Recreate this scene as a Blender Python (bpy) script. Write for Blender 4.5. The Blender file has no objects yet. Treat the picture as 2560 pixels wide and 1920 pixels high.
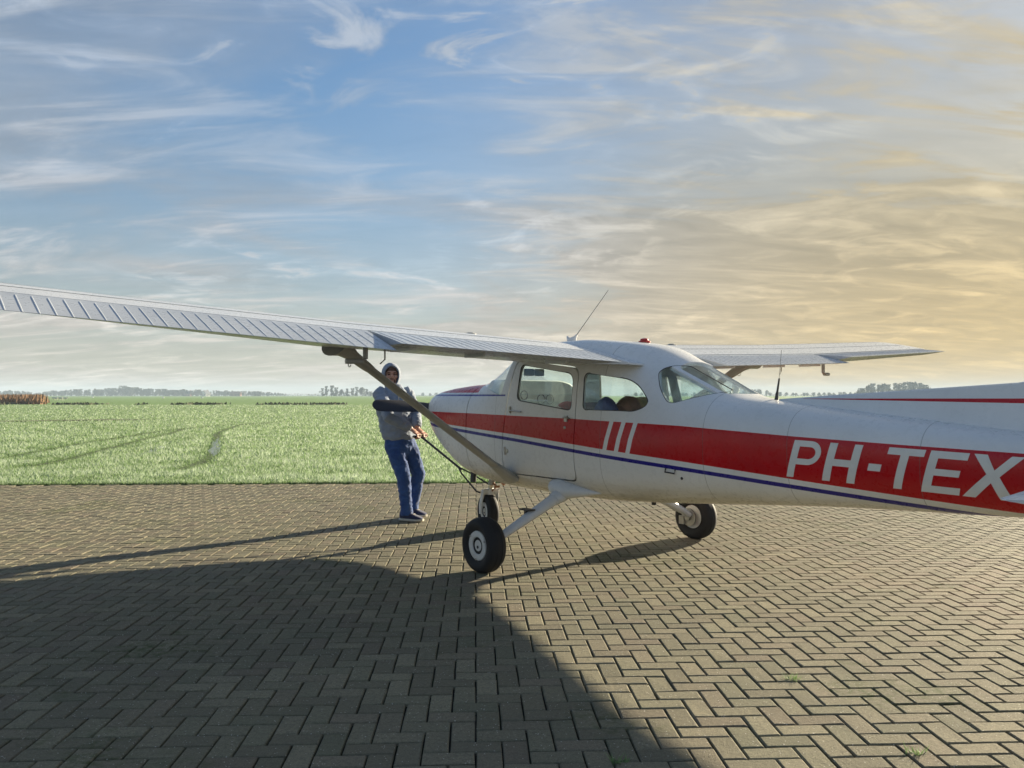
import bpy, bmesh, math, random
import numpy as np
from mathutils import Vector, Matrix, noise
R = math.radians
random.seed(7); rng = np.random.default_rng(7)
S = bpy.context.scene
COL = S.collection

# ------------------------------------------------------------------ camera
cam_d = bpy.data.cameras.new('camera'); cam = bpy.data.objects.new('camera', cam_d); COL.objects.link(cam)
cam.location = (0, 0, 1.40); cam.rotation_euler = (R(90), 0, 0)
cam_d.sensor_width = 36.0; cam_d.lens = 2073/2560*36.0
cam_d.shift_y = 28/2560
cam_d.clip_start = 0.05; cam_d.clip_end = 20000
S.camera = cam

# ------------------------------------------------------------------ light
SUN_AZ, SUN_EL = R(45.0), R(14.5)        # azimuth to the right of straight ahead
SUN_DIR = Vector((math.sin(SUN_AZ)*math.cos(SUN_EL), math.cos(SUN_AZ)*math.cos(SUN_EL), math.sin(SUN_EL)))
sd = bpy.data.lights.new('sun', 'SUN'); sd.energy = 5.0; sd.angle = R(0.8); sd.color = (1.0, 0.87, 0.64)
sun = bpy.data.objects.new('sun', sd); COL.objects.link(sun)
sun.rotation_euler = SUN_DIR.to_track_quat('Z', 'Y').to_euler(); sun.location = (30, 25, 20)

class NT:
    """small helper to wire node trees"""
    def __init__(s, tree): s.t = tree; tree.nodes.clear()
    def n(s, typ, **kw):
        nd = s.t.nodes.new(typ)
        for k, v in kw.items():
            if k == 'inp':
                for a, b in v.items():
                    if hasattr(b, 'is_output') or isinstance(b, bpy.types.NodeSocket): s.t.links.new(b, nd.inputs[a])
                    else: nd.inputs[a].default_value = b
            else: setattr(nd, k, v)
        return nd
    def math(s, op, a, b=None, c=None, clamp=False):
        nd = s.t.nodes.new('ShaderNodeMath'); nd.operation = op; nd.use_clamp = clamp
        for i, v in enumerate((a, b, c)):
            if v is None: continue
            if isinstance(v, bpy.types.NodeSocket): s.t.links.new(v, nd.inputs[i])
            else: nd.inputs[i].default_value = v
        return nd.outputs[0]
    def vmath(s, op, a, b=None, scale=None):
        nd = s.t.nodes.new('ShaderNodeVectorMath'); nd.operation = op
        for i, v in enumerate((a, b)):
            if v is None: continue
            if isinstance(v, bpy.types.NodeSocket): s.t.links.new(v, nd.inputs[i])
            else: nd.inputs[i].default_value = v
        if scale is not None:
            if isinstance(scale, bpy.types.NodeSocket): s.t.links.new(scale, nd.inputs[3])
            else: nd.inputs[3].default_value = scale
        return nd.outputs['Value'] if op in ('DOT_PRODUCT', 'LENGTH') else nd.outputs[0]
    def mix(s, f, a, b, mode='MIX'):
        nd = s.t.nodes.new('ShaderNodeMix'); nd.data_type = 'RGBA'; nd.blend_type = mode
        for i, v in ((0, f), (6, a), (7, b)):
            if isinstance(v, bpy.types.NodeSocket): s.t.links.new(v, nd.inputs[i])
            else: nd.inputs[i].default_value = (*v, 1) if isinstance(v, tuple) and len(v) == 3 else v
        return nd.outputs[2]
    def maprange(s, v, a, b, c=0.0, d=1.0, smooth=False):
        nd = s.t.nodes.new('ShaderNodeMapRange'); nd.interpolation_type = 'SMOOTHSTEP' if smooth else 'LINEAR'
        for i, q in enumerate((v, a, b, c, d)):
            if isinstance(q, bpy.types.NodeSocket): s.t.links.new(q, nd.inputs[i])
            else: nd.inputs[i].default_value = q
        return nd.outputs[0]
    def noise(s, vec, scale, detail=4, rough=.55, dist=0.0, dim='3D'):
        nd = s.t.nodes.new('ShaderNodeTexNoise'); nd.noise_dimensions = dim
        if vec is not None: s.t.links.new(vec, nd.inputs['Vector'])
        nd.inputs['Scale'].default_value = scale; nd.inputs['Detail'].default_value = detail
        nd.inputs['Roughness'].default_value = rough; nd.inputs['Distortion'].default_value = dist
        return nd.outputs['Fac']
    def sep(s, v):
        nd = s.t.nodes.new('ShaderNodeSeparateXYZ'); s.t.links.new(v, nd.inputs[0]); return nd.outputs
    def comb(s, x, y, z):
        nd = s.t.nodes.new('ShaderNodeCombineXYZ')
        for i, q in enumerate((x, y, z)):
            if isinstance(q, bpy.types.NodeSocket): s.t.links.new(q, nd.inputs[i])
            else: nd.inputs[i].default_value = q
        return nd.outputs[0]
    def link(s, a, b): s.t.links.new(a, b)

# ------------------------------------------------------------------ sky (world)
W = bpy.data.worlds.new('World'); S.world = W; W.use_nodes = True
g = NT(W.node_tree)
CLOUD_COOL, CLOUD_WARM, LOW_COOL, LOW_WARM = (3.0, 3.3, 3.7), (3.6, 3.0, 1.85), (4.6, 4.15, 3.6), (4.6, 3.15, 1.10)
sky = g.n('ShaderNodeTexSky'); sky.sky_type = 'NISHITA'; sky.sun_disc = False
sky.sun_elevation = SUN_EL; sky.sun_rotation = SUN_AZ
sky.altitude = 0; sky.air_density = 1.25; sky.dust_density = .7; sky.ozone_density = 5.0
tc = g.n('ShaderNodeTexCoord'); d = g.vmath('NORMALIZE', tc.outputs['Generated'])
dx, dy, dz = g.sep(d)
zc = g.math('ADD', g.math('MAXIMUM', dz, 0.0), 0.17)
# cloud deck seen in perspective: direction projected onto a high plane
pu = g.math('DIVIDE', dx, zc); pv = g.math('DIVIDE', dy, zc)
P = g.comb(pu, pv, 0.0)
def rotv(v, ang, sx, sy, off=(0, 0, 0)):
    m = g.n('ShaderNodeMapping'); m.vector_type = 'POINT'; g.link(v, m.inputs[0])
    m.inputs['Rotation'].default_value = (0, 0, ang); m.inputs['Scale'].default_value = (sx, sy, 1); m.inputs['Location'].default_value = off
    return m.outputs[0]
sheet = g.noise(rotv(P, R(28), .55, 1.15, (3.1, 1.7, 0)), 1.0, 7, .55, .8)
streak = g.noise(rotv(P, R(22), .75, 2.2, (7.3, 2.0, 0)), 1.9, 10, .62, 1.2)
puff = g.noise(rotv(P, R(35), 1.5, 2.4, (1.3, 4.4, 0)), 2.3, 10, .58, 1.2)
pmask = g.noise(rotv(P, R(10), .9, 1.1, (5.2, 8.1, 0)), 1.1, 2, .5)
cs = g.maprange(sheet, .43, .70, 0, 1, True)
ck = g.maprange(streak, .46, .70, 0, 1, True)
cp = g.math('MULTIPLY', g.maprange(puff, .47, .68, 0, 1, True), g.maprange(pmask, .40, .56, 0, 1, True))
toward = g.vmath('DOT_PRODUCT', d, tuple(SUN_DIR))
warm = g.maprange(toward, .62, 1.0, 0, 1, True)
low = g.maprange(dz, .0, .42, 1, 0, True)
cl = g.math('ADD', g.math('ADD', g.math('MULTIPLY', cs, .50), g.math('MULTIPLY', ck, .34)), g.math('MULTIPLY', low, .62))
cl = g.math('ADD', cl, g.math('MULTIPLY', g.maprange(toward, .55, .95, 0, 1, True), .55))
cl = g.math('MINIMUM', g.math('MAXIMUM', cl, g.math('MULTIPLY', cp, .78)), .95)
# cloud brightness varies with its thickness
thick_ = g.math('ADD', g.math('MULTIPLY', ck, .5), g.math('MULTIPLY', g.noise(rotv(P, R(20), .9, 2.6, (2.0, 9.0, 0)), 2.2, 9, .64, .9), 1.0))
lum = g.math('ADD', g.maprange(thick_, .25, 1.05, .70, 1.20), g.math('MULTIPLY', cp, .35))
ccol = g.mix(warm, CLOUD_COOL, CLOUD_WARM)
ccol = g.mix(g.maprange(dz, .0, .25, 1, 0, True), ccol, g.mix(warm, LOW_COOL, LOW_WARM))
ccol = g.vmath('SCALE', ccol, scale=lum)
skyc = g.mix(cl, sky.outputs[0], ccol)
bg = g.n('ShaderNodeBackground'); g.link(skyc, bg.inputs[0]); bg.inputs[1].default_value = 0.05
out = g.n('ShaderNodeOutputWorld'); g.link(bg.outputs[0], out.inputs[0])

S.view_settings.view_transform = 'Standard'; S.view_settings.look = 'None'
S.view_settings.exposure = 1.55; S.view_settings.gamma = 1.0; S.view_settings.use_curve_mapping = False
S.render.engine = 'CYCLES'
S.cycles.use_denoising = True
S.cycles.max_bounces = 8; S.cycles.transparent_max_bounces = 16

# ------------------------------------------------------------------ materials
def mat(name):
    m = bpy.data.materials.new(name); m.use_nodes = True
    t = NT(m.node_tree); o = t.n('ShaderNodeOutputMaterial'); b = t.n('ShaderNodeBsdfPrincipled')
    t.link(b.outputs[0], o.inputs[0]); return m, t, b, o
def setp(b, **k):
    for a, v in k.items():
        a = {'color': 'Base Color', 'rough': 'Roughness', 'metal': 'Metallic', 'coat': 'Coat Weight', 'coat_rough': 'Coat Roughness',
             'spec': 'Specular IOR Level', 'sheen': 'Sheen Weight'}.get(a, a)
        b.inputs[a].default_value = (*v, 1) if isinstance(v, tuple) and len(v) == 3 else v
def bump(t, b, h, strength=.3, dist=.01):
    n = t.n('ShaderNodeBump'); n.inputs['Strength'].default_value = strength; n.inputs['Distance'].default_value = dist
    t.link(h, n.inputs['Height']); t.link(n.outputs[0], b.inputs['Normal'])
def simple(name, c, rough=.5, metal=0.0, var=.12, scale=18, coat=0.0, bmp=0.0, bscale=60):
    m, t, b, o = mat(name); setp(b, rough=rough, metal=metal, coat=coat)
    tcn = t.n('ShaderNodeTexCoord')
    f = t.noise(tcn.outputs['Object'], scale, 5, .6)
    t.link(t.mix(t.maprange(f, .3, .7), tuple(max(0, x*(1-var)) for x in c), tuple(min(1, x*(1+var)) for x in c)), b.inputs['Base Color'])
    if bmp: bump(t, b, t.noise(tcn.outputs['Object'], bscale, 4, .6), bmp, .004)
    return m
M = {}
M['rubber'] = simple('rubber', (.010, .010, .012), .75, bmp=.2, bscale=90)
M['wheel_white'] = simple('wheel_paint', (.62, .62, .60), .4, var=.1)
M['steel'] = simple('steel', (.42, .41, .39), .35, .9)
M['chrome'] = simple('oleo_chrome', (.7, .7, .7), .15, 1.0, var=.03)
M['dark'] = simple('dark_metal', (.03, .03, .035), .45)
M['copper'] = simple('copper_line', (.42, .22, .13), .4, .7)
M['prop'] = simple('propeller_black', (.008, .011, .024), .5)
M['interior'] = simple('cabin_lining', (.80, .81, .77), .75, bmp=.1)
M['panel'] = simple('panel_plastic', (.78, .80, .74), .6)
M['seat_dark'] = simple('seat_fabric', (.03, .04, .07), .85, bmp=.3)
M['seat_grey'] = simple('seat_grey', (.22, .24, .26), .85, bmp=.3)
M['belt'] = simple('belt_web', (.05, .08, .14), .7)
M['bag'] = simple('bag_nylon', (.03, .05, .16), .6, var=.5, scale=7, bmp=.3)
M['bag_b'] = simple('bag_brown', (.26, .13, .09), .7, var=.6, scale=9, bmp=.3)
M['redthing'] = simple('red_cover', (.55, .045, .03), .5, var=.25, scale=14)
M['visor'] = simple('visor', (.28, .34, .40), .4)
M['beacon'] = simple('beacon_red', (.45, .03, .02), .25)
M['blacktube'] = simple('towbar_black', (.015, .017, .03), .4)
M['strut'] = simple('strut_shade_grey', (.33, .33, .315), .42, var=.14, scale=6, coat=.2)  # white strut paint greyed, shade of the underside put into the colour

# aircraft paint: white with printed livery, in the aircraft's own coordinates (x aft, y to its right, z up)
def curve_node(t, x, pts, x0, x1, z0, z1):
    xn = t.maprange(x, x0, x1)
    fc = t.n('ShaderNodeFloatCurve'); c = fc.mapping.curves[0]
    pp = [((a-x0)/(x1-x0), (b-z0)/(z1-z0)) for a, b in pts]
    c.points[0].location = pp[0]; c.points[1].location = pp[-1]
    for q in pp[1:-1]: c.points.new(*q)
    for q in c.points: q.handle_type = 'VECTOR'
    fc.mapping.update(); t.link(xn, fc.inputs['Value'])
    return t.maprange(fc.outputs[0], 0, 1, z0, z1)
LIV = dict(
 redtop=[(-1.0, 1.230), (.164, 1.225), (1.708, 1.205), (2.779, 1.177), (3.682, 1.132), (4.336, 1.108), (4.974, 1.089), (7.2, 1.04)],
 redbot=[(-1.0, 1.140), (.154, 1.087), (.925, 1.047), (1.717, .995), (2.786, .921), (3.789, .842), (4.417, .797), (4.943, .759), (7.2, .86)],
 bluetop=[(-1.0, 1.127), (.155, 1.060), (.925, 1.013), (1.716, .956), (2.356, .911), (2.781, .881), (3.781, .806), (4.404, .760), (4.88, .722), (7.2, .83)],
 bluew=.029)
def airframe_paint(name, livery=True, fin=False, body=((.69, .69, .67), (.76, .76, .75))):
    m, t, b, o = mat(name); setp(b, rough=.28, spec=.32, coat=.06, coat_rough=.08)
    tcn = t.n('ShaderNodeTexCoord'); ob = tcn.outputs['Object']
    x, y, z = t.sep(ob)
    n1 = t.noise(ob, 2.2, 4, .55); n2 = t.noise(ob, 22, 5, .65)
    white = t.mix(t.maprange(n1, .3, .7), *body)
    white = t.mix(t.math('MULTIPLY', t.maprange(n2, .55, .85), .06), white, (.48, .45, .38))
    red = t.mix(t.maprange(n1, .3, .7), (.42, .003, .008), (.50, .004, .010)); blue = (.018, .012, .22)
    col = white
    if livery:
        # belly grime: streaked film on the lowest skins
        st = t.noise(t.vmath('MULTIPLY', ob, (.9, 6.0, 6.0)), 3.0, 5, .6)
        grime = t.math('MULTIPLY', t.maprange(z, .60, .78, 1, 0, True), t.maprange(st, .30, .75, .25, .8))
        col = t.mix(grime, col, (.34, .30, .21))
        lt = {k: curve_node(t, x, LIV[k], -1.0, 7.2, .5, 1.5) for k in ('redtop', 'redbot', 'bluetop')}
        def between(v, lo, hi):
            return t.math('MULTIPLY', t.math('GREATER_THAN', v, lo), t.math('LESS_THAN', v, hi))
        rm = between(z, lt['redbot'], lt['redtop'])
        # three slanted white bars
        sl = t.math('SUBTRACT', x, t.math('MULTIPLY', t.math('SUBTRACT', z, 1.05), .2825))
        for c0 in (2.092, 2.2145, 2.332):
            rm = t.math('MULTIPLY', rm, t.math('SUBTRACT', 1.0, between(sl, c0-.021, c0+.021)))
        bm_ = between(z, t.math('SUBTRACT', lt['bluetop'], LIV['bluew']), lt['bluetop'])
        top = t.math('MULTIPLY', t.math('GREATER_THAN', z, 1.425), between(x, -.80, .24))
        bl2 = t.math('MULTIPLY', between(z, 1.392, 1.407), between(x, -.80, .76))
        col = t.mix(t.math('MAXIMUM', rm, top), col, red)
        col = t.mix(t.math('MAXIMUM', bm_, bl2), col, blue)
    if fin:
        zt = t.math('ADD', 1.377, t.math('MULTIPLY', t.math('SUBTRACT', x, 3.49), .0035))
        zb = t.math('SUBTRACT', zt, t.math('MULTIPLY', t.math('SUBTRACT', x, 3.40), .018))
        rm = t.math('MULTIPLY', t.math('GREATER_THAN', z, zb), t.math('LESS_THAN', z, zt))
        col = t.mix(t.math('MULTIPLY', rm, t.math('GREATER_THAN', x, 3.5)), col, red)
    # skin laps and rivet rows
    lines = None
    for sx in ((.62, 2.02, 2.98, 3.62, 4.45) if livery else (.55, 1.25)):
        v = t.math('LESS_THAN', t.math('ABSOLUTE', t.math('SUBTRACT', x, sx)), .0028)
        lines = v if lines is None else t.math('MAXIMUM', lines, v)
    col = t.mix(t.math('MULTIPLY', lines, .45 if livery else .2), col, (.12, .12, .11))
    t.link(col, b.inputs['Base Color'])
    t.link(t.maprange(n2, .3, .8, .24, .36), b.inputs['Roughness'])
    w = t.noise(t.vmath('MULTIPLY', ob, (1.0, 1.0, 1.6)), 2.4, 2, .5)
    bump(t, b, w, .03, .03)
    return m
M['paint'] = airframe_paint('airframe_paint')
M['wing'] = airframe_paint('wing_paint', livery=False, body=((.58, .60, .62), (.66, .67, .68)))  # white dulled to grey-blue, painting in part of the wing's shade
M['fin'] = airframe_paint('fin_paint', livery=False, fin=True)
M['control'] = airframe_paint('control_surface_shade_grey', livery=False, body=((.40, .43, .47), (.47, .50, .54)))  # darker grey-blue copy of the white, shade on flaps and ailerons painted in
M['letter'] = simple('letter_white', (.66, .66, .63), .35, var=.05)
m, t, b, o = mat('acrylic_glass'); M['glass'] = m
tr = t.n('ShaderNodeBsdfTransparent'); tr.inputs[0].default_value = (.965, .985, .98, 1)
gl = t.n('ShaderNodeBsdfGlossy'); gl.inputs['Roughness'].default_value = .03; gl.inputs[0].default_value = (.9, .95, 1, 1)
lw = t.n('ShaderNodeLayerWeight'); lw.inputs['Blend'].default_value = .5
fac = t.math('ADD', .03, t.math('MULTIPLY', t.math('POWER', lw.outputs['Facing'], 4.0), .6))
mx = t.n('ShaderNodeMixShader'); t.link(fac, mx.inputs[0]); t.link(tr.outputs[0], mx.inputs[1]); t.link(gl.outputs[0], mx.inputs[2])
t.link(mx.outputs[0], o.inputs[0])

# pavers
m, t, b, o = mat('concrete_paver'); M['paver'] = m
tcn = t.n('ShaderNodeTexCoord'); geo = t.n('ShaderNodeNewGeometry'); pos = geo.outputs['Position']
at = t.n('ShaderNodeAttribute'); at.attribute_name = 'tint'
tint = t.sep(at.outputs['Vector'])
base = t.mix(tint[0], (.200, .182, .118), (.340, .305, .198))
base = t.mix(t.math('MULTIPLY', tint[1], .65), base, (.230, .170, .125))
base = t.mix(t.math('MULTIPLY', tint[2], .55), base, (.180, .190, .115))
big = t.noise(pos, .55, 4, .55); base = t.mix(t.maprange(big, .35, .68, 0, .5), base, (.170, .160, .118))
fine = t.noise(pos, 160, 3, .7); mid = t.noise(pos, 48, 5, .72)
base = t.mix(t.maprange(mid, .42, .70, 0, .55), base, (.110, .100, .075))
base = t.mix(t.maprange(fine, .40, .72, 0, .5), base, (.075, .068, .055))
sp = t.n('ShaderNodeTexVoronoi'); t.link(pos, sp.inputs['Vector']); sp.inputs['Scale'].default_value = 60
base = t.mix(t.math('MULTIPLY', t.math('LESS_THAN', sp.outputs['Distance'], .17), t.math('GREATER_THAN', t.noise(pos, 21, 2, .5), .53)), base, (.46, .44, .38))
mossn = t.noise(pos, .8, 5, .6); moss2 = t.noise(pos, 17, 5, .7)
mm = t.math('MULTIPLY', t.maprange(mossn, .53, .68, 0, 1, True), t.maprange(moss2, .40, .66, 0, .8, True))
base = t.mix(mm, base, (.052, .078, .018))
t.link(base, b.inputs['Base Color']); setp(b, rough=.9, spec=.18)
t.link(t.maprange(fine, .3, .75, .75, .98), b.inputs['Roughness'])
bump(t, b, t.math('ADD', fine, t.math('MULTIPLY', mid, 1.6)), .8, .005)
m, t, b, o = mat('joint_soil'); M['joint'] = m
geo = t.n('ShaderNodeNewGeometry'); pos = geo.outputs['Position']
t.link(t.mix(t.maprange(t.noise(pos, 3, 5, .6), .45, .66), (.012, .012, .008), (.024, .040, .010)), b.inputs['Base Color']); setp(b, rough=1.0)

# field
m, t, b, o = mat('pasture'); M['field'] = m
geo = t.n('ShaderNodeNewGeometry'); pos = geo.outputs['Position']
px_, py_, pz_ = t.sep(pos)
v1 = t.noise(t.vmath('MULTIPLY', pos, (.35, 1.0, 1.0)), .09, 5, .6); v2 = t.noise(t.vmath('MULTIPLY', pos, (.5, 1.0, 1.0)), 1.1, 6, .7); v3 = t.noise(pos, 9, 4, .7)
c = t.mix(t.maprange(v1, .35, .65), (.165, .265, .080), (.235, .325, .145))
c = t.mix(t.maprange(v2, .45, .72, 0, .75), c, (.085, .150, .030))
c = t.mix(t.maprange(v3, .50, .75, 0, .6), c, (.36, .42, .27))
c = t.mix(t.maprange(py_, 110, 135, 0, .6, True), c, (.150, .260, .065))
t.link(c, b.inputs['Base Color']); setp(b, rough=.9, spec=.2)
bump(t, b, t.math('ADD', v2, v3), .8, .06)
m, t, b, o = mat('grass_blade'); M['blade'] = m
at = t.n('ShaderNodeAttribute'); at.attribute_name = 'tint'; tv = t.sep(at.outputs['Vector'])
c = t.mix(tv[0], (.120, .230, .050), (.235, .335, .145)); c = t.mix(tv[1], c, (.58, .65, .52)); c = t.mix(tv[2], c, (.050, .090, .020))
t.link(c, b.inputs['Base Color']); setp(b, rough=.55, spec=.35)
tl = t.n('ShaderNodeBsdfTranslucent'); t.link(c, tl.inputs[0]); ms = t.n('ShaderNodeMixShader'); ms.inputs[0].default_value = .5
t.link(b.outputs[0], ms.inputs[1]); t.link(tl.outputs[0], ms.inputs[2]); t.link(ms.outputs[0], o.inputs[0])
M['bare'] = simple('bare_earth', (.10, .085, .045), .95, var=.4, scale=2)
M['reed'] = simple('reed_straw', (.23, .13, .06), .9, var=.35, scale=3)
M['tuft'] = simple('sedge', (.055, .060, .022), .9, var=.4, scale=3)
M['track'] = simple('trodden_grass', (.040, .072, .016), .95, var=.5, scale=3)
m, t, b, o = mat('puddle_water'); M['puddle'] = m
setp(b, color=(.22, .25, .21), rough=.35); 
M['leaf'] = simple('far_foliage', (.040, .046, .030), .9, var=.5, scale=.6)
M['bark'] = simple('bark', (.06, .045, .03), .95)
M['wool'] = simple('wool', (.62, .60, .52), .95, var=.1)
M['housewall'] = simple('rendered_wall', (.62, .60, .55), .9); M['brickwall'] = simple('far_brick', (.22, .11, .08), .9)
M['roof'] = simple('roof_tile', (.20, .09, .06), .9); M['roofg'] = simple('roof_grey', (.12, .12, .13), .9)
M['window'] = simple('dark_pane', (.02, .025, .03), .2)
M['marker'] = simple('marker_white', (.75, .75, .72), .6)
M['skin'] = simple('skin', (.50, .27, .19), .5, var=.14, scale=40)
M['hair'] = simple('hair_brown', (.09, .045, .025), .7)
def cloth(name, c1, c2, sc, bsc, bs):
    m, t, b, o = mat(name); tcn = t.n('ShaderNodeTexCoord'); ob = tcn.outputs['Object']
    f = t.noise(ob, sc, 5, .6, .4); t.link(t.mix(t.maprange(f, .3, .72), c1, c2), b.inputs['Base Color']); setp(b, rough=.92, sheen=.2)
    bump(t, b, t.math('ADD', t.noise(ob, bsc, 4, .6), t.math('MULTIPLY', t.noise(ob, 400, 2, .5), .3)), bs, .01); return m
M['hoodie'] = cloth('hoodie_fleece', (.19, .235, .315), (.27, .31, .38), 9, 28, .5)
M['jeans'] = cloth('denim', (.008, .036, .16), (.040, .105, .30), 6, 24, .5)
M['shoe'] = cloth('shoe_suede', (.012, .016, .06), (.03, .035, .10), 20, 60, .3)
M['sole'] = simple('sole_rubber', (.55, .50, .42), .7)
M['eye'] = simple('eye', (.08, .05, .04), .2)

# ------------------------------------------------------------------ mesh helpers
def smooth(me, ang=32):
    me.polygons.foreach_set('use_smooth', [True]*len(me.polygons))
    me.set_sharp_from_angle(angle=R(ang)); me.update()
def link_mesh(name, me, material=None, parent=None, ang=32):
    o = bpy.data.objects.new(name, me); COL.objects.link(o)
    if material is not None and not me.materials: me.materials.append(M[material] if isinstance(material, str) else material)
    if ang: smooth(me, ang)
    if parent is not None: o.parent = parent
    return o
def bm_obj(name, bm, material, parent=None, ang=32, recalc=True):
    if recalc: bmesh.ops.recalc_face_normals(bm, faces=bm.faces)
    me = bpy.data.meshes.new(name); bm.to_mesh(me); bm.free()
    return link_mesh(name, me, material, parent, ang)
def empty(name, loc=(0, 0, 0), rz=0):
    o = bpy.data.objects.new(name, None); COL.objects.link(o); o.location = loc; o.rotation_euler = (0, 0, rz); o.empty_display_size = .2; return o
def tag(o, label=None, cat=None, group=None, kind=None):
    if label: o['label'] = label
    if cat: o['category'] = cat
    if group: o['group'] = group
    if kind: o['kind'] = kind
    return o
def rings(bm, rr, cap=True, close=True):
    """loft a list of vertex rings"""
    vs = [[bm.verts.new(p) for p in r] for r in rr]
    n = len(vs[0])
    for a, b_ in zip(vs[:-1], vs[1:]):
        for i in range(n if close else n-1):
            j = (i+1) % n
            try: bm.faces.new((a[i], a[j], b_[j], b_[i]))
            except ValueError: pass
    if cap:
        bm.faces.new(vs[0][::-1]); bm.faces.new(vs[-1])
    return vs
def tube(bm, pts, rad, seg=12, cap=True, side=None):
    """tube through pts; rad: number or (a,b) per point, a along 'side'"""
    pts = [Vector(p) for p in pts]; rr = []
    for i, p in enumerate(pts):
        tdir = (pts[min(i+1, len(pts)-1)] - pts[max(i-1, 0)]).normalized()
        s = Vector(side) if side is not None else (Vector((0, 0, 1)) if abs(tdir.z) < .9 else Vector((1, 0, 0)))
        s = (s - tdir*s.dot(tdir)).normalized(); u = tdir.cross(s)
        r = rad[i] if isinstance(rad, (list, tuple)) and len(rad) == len(pts) else rad
        a, b_ = r if isinstance(r, (tuple, list)) else (r, r)
        rr.append([p + s*(a*math.cos(2*math.pi*k/seg)) + u*(b_*math.sin(2*math.pi*k/seg)) for k in range(seg)])
    rings(bm, rr, cap)
def box(bm, c, s, rot=None):
    mt = Matrix.Translation(c) @ (rot.to_4x4() if rot is not None else Matrix.Identity(4)) @ Matrix.Diagonal((*s, 1))
    return bmesh.ops.create_cube(bm, size=1.0, matrix=mt)['verts']
def lathe(bm, prof, origin, axis, seg=48):
    """prof: list of (along-axis, radius)"""
    ax = Vector(axis).normalized(); s = Vector((0, 0, 1)) if abs(ax.z) < .9 else Vector((1, 0, 0))
    s = (s - ax*s.dot(ax)).normalized(); u = ax.cross(s); o = Vector(origin)
    rings(bm, [[o + ax*a + s*(r*math.cos(2*math.pi*k/seg)) + u*(r*math.sin(2*math.pi*k/seg)) for k in range(seg)] for a, r in prof], cap=True)
def ellipsoid(bm, c, r, rot=None, seg=16):
    mt = Matrix.Translation(c) @ (rot.to_4x4() if rot is not None else Matrix.Identity(4)) @ Matrix.Diagonal((*r, 1))
    bmesh.ops.create_uvsphere(bm, u_segments=seg, v_segments=max(6, seg//2+2), radius=1.0, matrix=mt)
def round_poly(pts, r, n=6):
    out = []; N = len(pts)
    for i in range(N):
        p0, p, p1 = (Vector(pts[(i+k) % N]) for k in (-1, 0, 1))
        rr = r[i] if isinstance(r, (list, tuple)) else r
        a = (p0-p); b_ = (p1-p); l = min(rr, a.length*.49, b_.length*.49); a = p + a.normalized()*l; b_ = p + b_.normalized()*l
        for k in range(n+1):
            q = k/n; out.append(tuple((1-q)**2*a + 2*q*(1-q)*p + q*q*b_))
    return out
def prism_y(bm, poly, y0, y1):
    rings(bm, [[(p[0], y0, p[1]) for p in poly], [(p[0], y1, p[1]) for p in poly]])
def prism_z(bm, poly, z0, z1):
    rings(bm, [[(p[0], p[1], z0) for p in poly], [(p[0], p[1], z1) for p in poly]])
def temp(bm, name='temp'):
    bmesh.ops.recalc_face_normals(bm, faces=bm.faces)
    me = bpy.data.meshes.new(name); bm.to_mesh(me); bm.free(); o = bpy.data.objects.new(name, me); COL.objects.link(o); return o
def boolean(o, cutter, op):
    md = o.modifiers.new('b', 'BOOLEAN'); md.operation = op; md.object = cutter; md.solver = 'EXACT'
    dg = bpy.context.evaluated_depsgraph_get(); dg.update()
    me = bpy.data.meshes.new_from_object(o.evaluated_get(dg)); o.modifiers.remove(md); return me
def remesh(o, vox, smooth_it=4):
    md = o.modifiers.new('r', 'REMESH'); md.mode = 'VOXEL'; md.voxel_size = vox
    sm = o.modifiers.new('s', 'SMOOTH'); sm.iterations = smooth_it; sm.factor = .5
    dg = bpy.context.evaluated_depsgraph_get(); dg.update()
    me = bpy.data.meshes.new_from_object(o.evaluated_get(dg)); bpy.data.objects.remove(o); return me
def copy_tree(o, parent=None):
    c_ = o.copy(); COL.objects.link(c_)
    if parent is not None: c_.parent = parent
    for ch in list(o.children): copy_tree(ch, c_)
    return c_

# ================================================================== GROUND
PA = R(2.5)                                   # the paving runs 2.5 degrees off the view axis
PX = Vector((math.cos(PA), math.sin(PA), 0)); PY = Vector((-math.sin(PA), math.cos(PA), 0))
EDGE = 13.32                                  # apron edge (along PY)
bm = bmesh.new()
xs = [-3000, -600, -150, -40, -12, 0, 12, 40, 150, 600, 3000]; ys = [EDGE-.02, 16, 20, 30, 60, 130, 300, 800, 3000]
gv = [[bm.verts.new(PX*x + PY*y + Vector((0, 0, -.015))) for x in xs] for y in ys]
for a, b_ in zip(gv[:-1], gv[1:]):
    for i in range(len(xs)-1): bm.faces.new((a[i], a[i+1], b_[i+1], b_[i]))
tag(bm_obj('field', bm, 'field', ang=None), kind='structure')
bm = bmesh.new()
vs = [bm.verts.new(PX*x + PY*y + Vector((0, 0, -.016))) for x, y in ((-30, -14), (30, -14), (30, EDGE), (-30, EDGE))]; bm.faces.new(vs)
apron = tag(bm_obj('apron', bm, 'joint', ang=None), kind='structure')

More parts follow.
